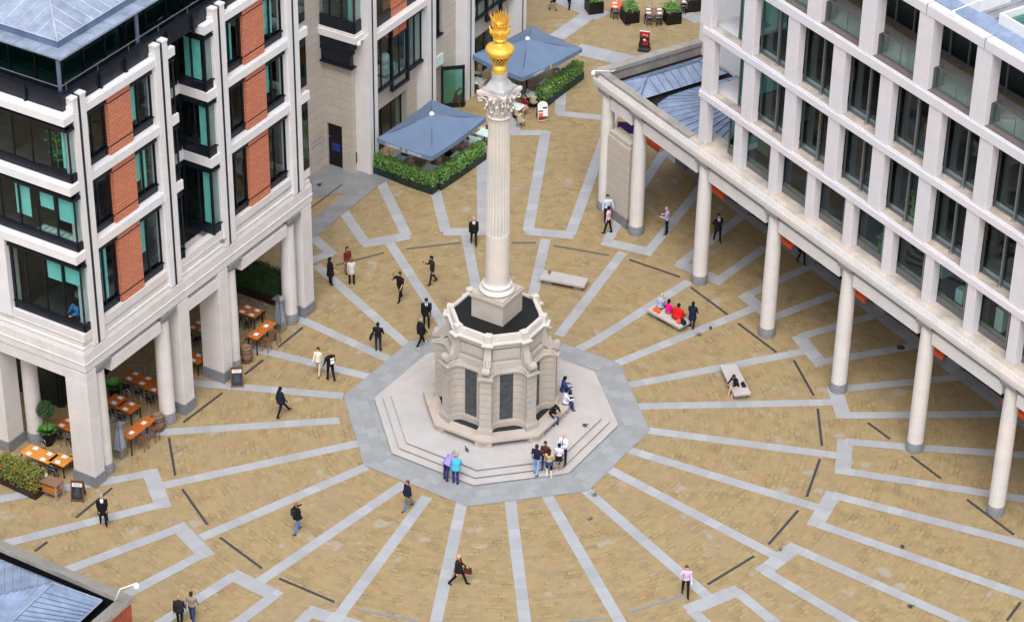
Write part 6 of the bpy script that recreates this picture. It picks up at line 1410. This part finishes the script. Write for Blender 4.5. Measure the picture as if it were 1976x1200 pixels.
person((638,549),(14,-3),'woman with long black hair in a black dress standing by the left arcade pier',1.72,top=BLACK,bot=BLACK,hair='black',hairlen='long',fem=True,sleeve='short',arms=((.1,.1,.2,0),(.3,.35,.25,0)),coat=(BLACK,.35),bulk=1.05)
person((671,528),(10,8),'woman with brown hair in a dark red top facing the woman in a pale coat',1.70,top=(.16,.02,.02),bot=(.24,.13,.09),hair='brown',hairlen='long',fem=True,arms=DOWN,legs=STAND)
person((679,549),(-2,-12),'woman in a pale grey coat and black boots beside the woman in red',1.70,top=(.56,.52,.50),bot=BLACK,boots=BLACK,hair='fair',hairlen='mid',fem=True,coat=((.56,.52,.50),.22),legs=STAND)
person((615,722),(-8,12),'woman in a cream jacket and beige trousers walking with a crossbody strap',1.70,top=(.70,.66,.58),bot=(.58,.50,.38),shoe=(.15,.04,.03),hair='brown',hairlen='mid',fem=True,legs=WALK(.38),arms=AW(.25),coat=((.70,.66,.58),.08))
rt_,h,c,r=person((638,733),(-9,-10),'man in black carrying a black and white backpack beside the woman in cream',1.80,top=BLACK,bot=BLACK,skin='tan',hairlen='bald',legs=WALK(.15),arms=((.1,.25,.3,0),(.1,.2,.3,0)),bulk=1.15)
def backpack(c,r,label,m1,m2):
    o=empty('backpack',tuple(c),r,label,'backpack'); m=MB(); m.box(-.27,-.13,-.15,.15,-.22,.20); m.build('pack_body',m1,o,bevel=.04); m=MB(); m.box(-.30,-.27,-.11,.11,-.18,.02); m.box(-.285,-.265,-.12,.12,.06,.17); m.build('pack_pocket',m2,o,bevel=.012)
    for s in (-1,1): m=MB(); m.tube([(-.14,s*.10,.17),(0,s*.11,.20),(.13,s*.11,.10),(.10,s*.13,-.08),(-.13,s*.12,-.16)],.016,6); m.build('shoulder_strap',m1,o)
backpack(c,r,'black and white backpack on the man beside the woman in cream',MT['black'],MT['paper'])
person((543,802),(14,-5),'man in a navy suit striding right in front of the left arcade',1.80,top=NAVY,bot=BLACK,hair='black',legs=((.62,.05),(-.28,.10)),arms=AW(.3),coat=(NAVY,.10),bulk=1.05)
_,h,_,r=person((200,1012),(2,12),'man in a long black coat at the lower left holding a bag',1.80,top=BLACK,bot=BLACK,hairlen='short',hair='grey',legs=WALK(.15),coat=(BLACK,.28),arms=((.1,.08,.4,.2),(.1,.08,.4,.2)),bulk=1.05,vfront=(WHITE,None))
held('shopping_bag','bag','black bag held by the man in the long black coat',h[0],r,.34,.34,.12,MT['black'])
rt_,h,c,r=person((574,1026),(12,-7),'man in a black jacket and jeans with a black backpack holding one arm out',1.74,top=BLACK,bot=JEAN,shoe=(.08,.02,.015),hair='fair',legs=WALK(.35),arms=((1.15,.1,.35,0),(.1,.1,.3,0)),coat=(BLACK,.08))
backpack(c,r,'black backpack on the man with one arm held out',MT['black'],MT['board'])
rt_,h,c,r=person((787,981),(-12,5),'person with ginger hair in a navy jacket and blue jeans stepping left',1.72,top=NAVY,bot=(.08,.20,.48),shoe=(.10,.02,.015),hair='red',legs=WALK(.42),arms=((.1,.1,.3,0),(.1,.1,.3,0)),coat=(NAVY,.06))
held('satchel','bag','olive satchel at the hip of the ginger haired person',h[0]+Vector((.05,.08,.18)),r,.34,.28,.14,plain('olive_canvas',(.16,.13,.06),.8))
_,h,_,r=person((885,1127),(12,2),'bald man in a dark coat striding right across the front setts',1.80,top=(.014,.012,.016),bot=BLACK,hairlen='bald',legs=WALK(.48),arms=((.3,.12,.7,.2),(-.2,.12,.3,0)),coat=((.014,.012,.016),.12),vfront=((.35,.03,.04),None))
held('leather_bag','bag','dark red leather bag carried by the bald man in the dark coat',h[0]+Vector((0,0,.05)),r,.40,.30,.14,plain('oxblood_leather',(.09,.014,.014),.5))
_,h,_,r=person((1322,1149),(1,14),'man in a lilac shirt walking towards the camera with a hand at his mouth',1.78,top=(.58,.46,.68),bot=BLACK,hair='red',legs=WALK(.25),arms=((.1,.12,.35,0),(.8,.3,2.1,.5)))
o=empty('paper_cup',tuple(h[0]+Vector((0,0,.02))),0,'white paper cup in the hand of the man in the lilac shirt','cup'); m=MB(); m.lathe([(.03,-.05),(.04,.06)],n=12); m.build('cup_body',MT['white'],o); m=MB(); m.lathe([(.043,.06),(.04,.075),(.01,.078)],n=12); m.build('cup_lid',MT['lamp_white'],o)
_,h,_,r=person((372,1199),(6,-12),'person with brown hair in a white top and beige waistcoat at the bottom edge',1.74,top=(.30,.25,.19),bot=DJEAN,hair='brown',legs=WALK(.25),arms=AW(.25),vfront=(WHITE,None))
person((348,1207),(4,-12),'balding man in a dark jacket at the bottom edge beside the person in beige',1.76,top=CHAR,bot=BLACK,hairlen='bald',skin='tan',legs=WALK(.2),arms=AW(.2),vfront=(WHITE,None),coat=(CHAR,.1))
# leaning pair at the steps
person((862,926),(14,-9),'person in a lilac jacket bending forward over the steps',1.72,top=(.33,.24,.58),bot=(.025,.03,.11),shoe=(.35,.03,.03),hair='grey',lean=.85,legs=((-.05,.02),(-.12,.05)),arms=((.15,.1,.6,.2),(.15,.1,.6,.2)),bulk=1.15,coat=((.33,.24,.58),.05))
person((879,933),(8,-12),'person in a turquoise jacket standing at the steps beside the lilac jacket',1.72,top=(.07,.42,.58),bot=(.025,.04,.16),hair='grey',skin='tan',lean=.22,legs=STAND,arms=((.35,.15,.6,.2),(.2,.15,.5,.1)),bulk=1.15,head=(.3,.3),coat=((.07,.42,.58),.10))
# group on the right of the steps
person((1035,915),(10,-9),'man in a black top and pale jeans in the group on the steps',1.78,z=.14,top=NAVY,bot=(.24,.36,.62),hair='brown',legs=WALK(.12),arms=((.05,.25,.2,0),(.3,.2,1.0,.4)),bulk=1.12,sleeve='short')
person((1051,905),(-4,8),'dark haired woman in a brown top at the back of the group on the steps',1.66,z=.28,top=(.09,.025,.02),bot=DJEAN,skin='tan',hair='black',hairlen='long',fem=True,arms=DOWN)
person((1059,921),(4,-12),'woman with long brown hair in a tan top and white boots',1.70,z=0,top=(.50,.37,.24),bot=(.008,.008,.010),boots=(.66,.64,.55),shoe=(.66,.64,.55),hair='brown',hairlen='long',fem=True,skirt=(DJEAN,.12),legs=((.25,.45),(.02,.05)),arms=((.25,.2,.5,.2),(.25,.2,.5,.2)))
person((1078,909),(3,-12),'woman in a white shirt and short black skirt standing on the steps',1.66,z=.14,top=(.68,.70,.80),bot=BLACK,shoe=(.72,.70,.62),hair='black',fem=True,skirt=(BLACK,.22),bare_legs=True,skin='tan',arms=((.1,.1,.2,0),(.2,.1,.5,.2)),sleeve='short')
person((1087,895),(-10,8),'tall bald man in a white shirt and dark tie with folded arms on the steps',1.84,z=.28,top=(.66,.70,.84),bot=NAVY,hairlen='bald',arms=FOLD,vfront=((.66,.70,.84),NAVY),skin='light')
# on the fountain bench
SIT=lambda a=1.45,b=1.40:((a,b),(a,b))
P=at(1077,800,.87); person((1077,800),(10,12),'person in a black top and jeans sitting on the fountain bench writing',1.74,z=.42,world=(P.x-.30,P.y+.10,0),sit=.87,top=BLACK,bot=DJEAN,hair='black',lean=.55,legs=SIT(1.35,1.35),arms=((.6,.1,.9,.4),(.6,.1,.9,.4)),head=(0,.4),sleeve='short',skin='tan',shoe=(.10,.05,.03))
for an,lb,tp,hr in ((-5,'person in a white shirt sitting at the right end of the fountain bench',(.64,.66,.76),'black'),(13,'person with black hair mostly hidden behind the right side of the fountain',(.03,.06,.22),'black')):
    w_=Vector((3.42*math.cos(R(an)),3.42*math.sin(R(an)),0)); person((1094,772),(12,-2),lb,1.74,z=.42,world=w_,sit=.87,top=tp,bot=DJEAN,hair=hr,lean=.2,legs=SIT(),arms=((.4,.1,1.0,.3),(.4,.1,1.0,.3)))
# bench group
def sit_on(bench,u,v,face,label,**k):
    a=bench.rotation_euler[2]; p=bench.location; w_=Vector((p.x+u*math.cos(a)-v*math.sin(a),p.y+u*math.sin(a)+v*math.cos(a),0))
    return person((1290,600),face,label,world=w_,sit=.46,**k)
def plaid():
    m,n,l,b=nodes('plaid_shirt'); tc=n.new('ShaderNodeTexCoord'); c=n.new('ShaderNodeTexChecker'); c.inputs['Scale'].default_value=22; l.new(tc.outputs['Object'],c.inputs[0]); c.inputs[1].default_value=(.10,.22,.42,1); c.inputs[2].default_value=(.55,.62,.68,1); l.new(c.outputs[0],b.inputs['Base Color']); b.inputs['Roughness'].default_value=.8; return m
FB=(13,-9)
sit_on(B2,-.72,.05,FB,'man in a blue checked shirt at the left end of the busy bench',H=1.78,top=(.2,.3,.45),bot=CHAR,hair='red',hairlen='bald',lean=.2,legs=SIT(),arms=((.4,.1,1.2,.3),(.4,.1,1.2,.3)),head=(-.4,.35),pattern=plaid())
sit_on(B2,-.12,.05,FB,'woman in a bright pink top sitting on the busy bench',H=1.66,top=(.80,.01,.22),bot=(.05,.22,.05),hair='black',hairlen='mid',fem=True,lean=.1,legs=SIT(),arms=((.2,.1,.8,.2),(.2,.1,.8,.2)),skin='brown')
sit_on(B2,.55,.05,FB,'large person in a red top sitting on the busy bench',H=1.74,top=(.60,.015,.012),bot=CHAR,hair='black',lean=.15,legs=SIT(),arms=((.2,.3,.8,.2),(.2,.3,.8,.2)),bulk=1.55,skin='brown',coat=((.60,.015,.012),-.02))
person((1335,634),(6,-10),'person with dark hair all in navy standing at the right end of the busy bench',1.68,top=NAVY,bot=NAVY,shoe=WHITE,hair='black',hairlen='mid',fem=True,bulk=1.15,coat=(NAVY,.28),arms=((.2,.2,.5,.1),(.2,.2,.5,.1)),legs=WALK(.12))
def bag_on(bench,u,v,label,mat,w=.26,h=.22):
    a=bench.rotation_euler[2]; p=bench.location; o=empty('carrier_bag',(p.x+u*math.cos(a)-v*math.sin(a),p.y+u*math.sin(a)+v*math.cos(a),.46),a,label,'bag'); m=MB(); m.rings([[(-w/2,-.09,0),(w/2,-.09,0),(w/2,.09,0),(-w/2,.09,0)],[(-w*.55,-.10,h*.5),(w*.55,-.10,h*.5),(w*.55,.10,h*.5),(-w*.55,.10,h*.5)],[(-w*.35,-.03,h),(w*.35,-.03,h),(w*.35,.03,h),(-w*.35,.03,h)]]); m.build('bag_body',mat,o); t=MB(); t.tube([(-w*.2,0,h),(-w*.1,0,h+.08),(w*.1,0,h+.08),(w*.2,0,h)],.008,5); t.build('handle',mat,o)
bag_on(B2,-.62,-.26,'orange carrier bag behind the man in the checked shirt',MT['orange'],.40,.24); bag_on(B2,.92,-.22,'orange carrier bag beside the person in red',MT['orange'],.22,.24); bag_on(B2,1.12,-.12,'navy bag at the right end of the busy bench',cloth(NAVY),.30,.30)
a=B3.rotation_euler[2]; p=B3.location
person((1417,745),(-12,8),'woman in black with bare legs sitting on the near end of the bench',1.68,world=(p.x+.62*math.cos(a)-(-.12)*math.sin(a),p.y+.62*math.sin(a)+(-.12)*math.cos(a),0),sit=.46,top=BLACK,bot=BLACK,hair='brown',hairlen='long',fem=True,lean=.4,legs=((1.1,.75),(1.15,.85)),bare_legs=True,shoe=(.4,.2,.15),skirt=(BLACK,.05),arms=((.5,.15,.9,.3),(.5,.15,.9,.3)),head=(0,.3))
bag_on(B3,.72,.22,'black handbag beside the woman in black on the bench',MT['black'],.30,.20)
# cafe guests
P=at(1013,222); person((1012,222),(-8,6),'woman in a dark red top and white skirt sitting beside the far cafe',1.68,world=(P.x,P.y,0),sit=.47,top=(.17,.008,.015),bot=(.70,.66,.64),hair='black',hairlen='mid',fem=True,legs=SIT(),bare_legs=True,skirt=((.70,.66,.64),.02),arms=((.4,.1,1.0,.3),(.4,.1,1.0,.3)),sleeve='short')
P=at(862,314); person((862,314),(10,-5),'dark haired diner in black under the near parasol edge',1.70,world=(P.x,P.y,0),sit=.47,top=BLACK,bot=BLACK,hair='black',hairlen='mid',fem=True,legs=SIT(),arms=((.4,.1,1.0,.3),(.4,.1,1.0,.3)),skin='tan')
P=at(902,304); person((902,304),(-10,5),'diner in a pale pink top across from the dark haired diner',1.70,world=(P.x,P.y,0),sit=.47,top=(.66,.42,.45),bot=CHAR,hair='brown',hairlen='mid',fem=True,legs=SIT(),arms=((.4,.1,1.0,.3),(.4,.1,1.0,.3)))
person((1067,20),(8,4),'person with bare calves and a dark skirt cut off by the top edge',1.70,top=BLACK,bot=BLACK,fem=True,bare_legs=True,skin='tan',skirt=(BLACK,.30),hair='brown',legs=WALK(.2))
person((1098,17),(-6,4),'person in dark trousers cut off by the top edge',1.78,top=CHAR,bot=BLACK,legs=WALK(.2))
# seen through the corner glazing
P=law(.95,1.0,8.5); person((120,575),(-10,6),'person in a bright blue shirt seen through the lowest corner window',1.72,z=8.40,world=(P.x,P.y,0),sit=9.05,top=(.05,.25,.62),bot=CHAR,hair='black',legs=SIT(),arms=((.4,.1,1.0,.3),(.4,.1,1.0,.3)),lean=.3)
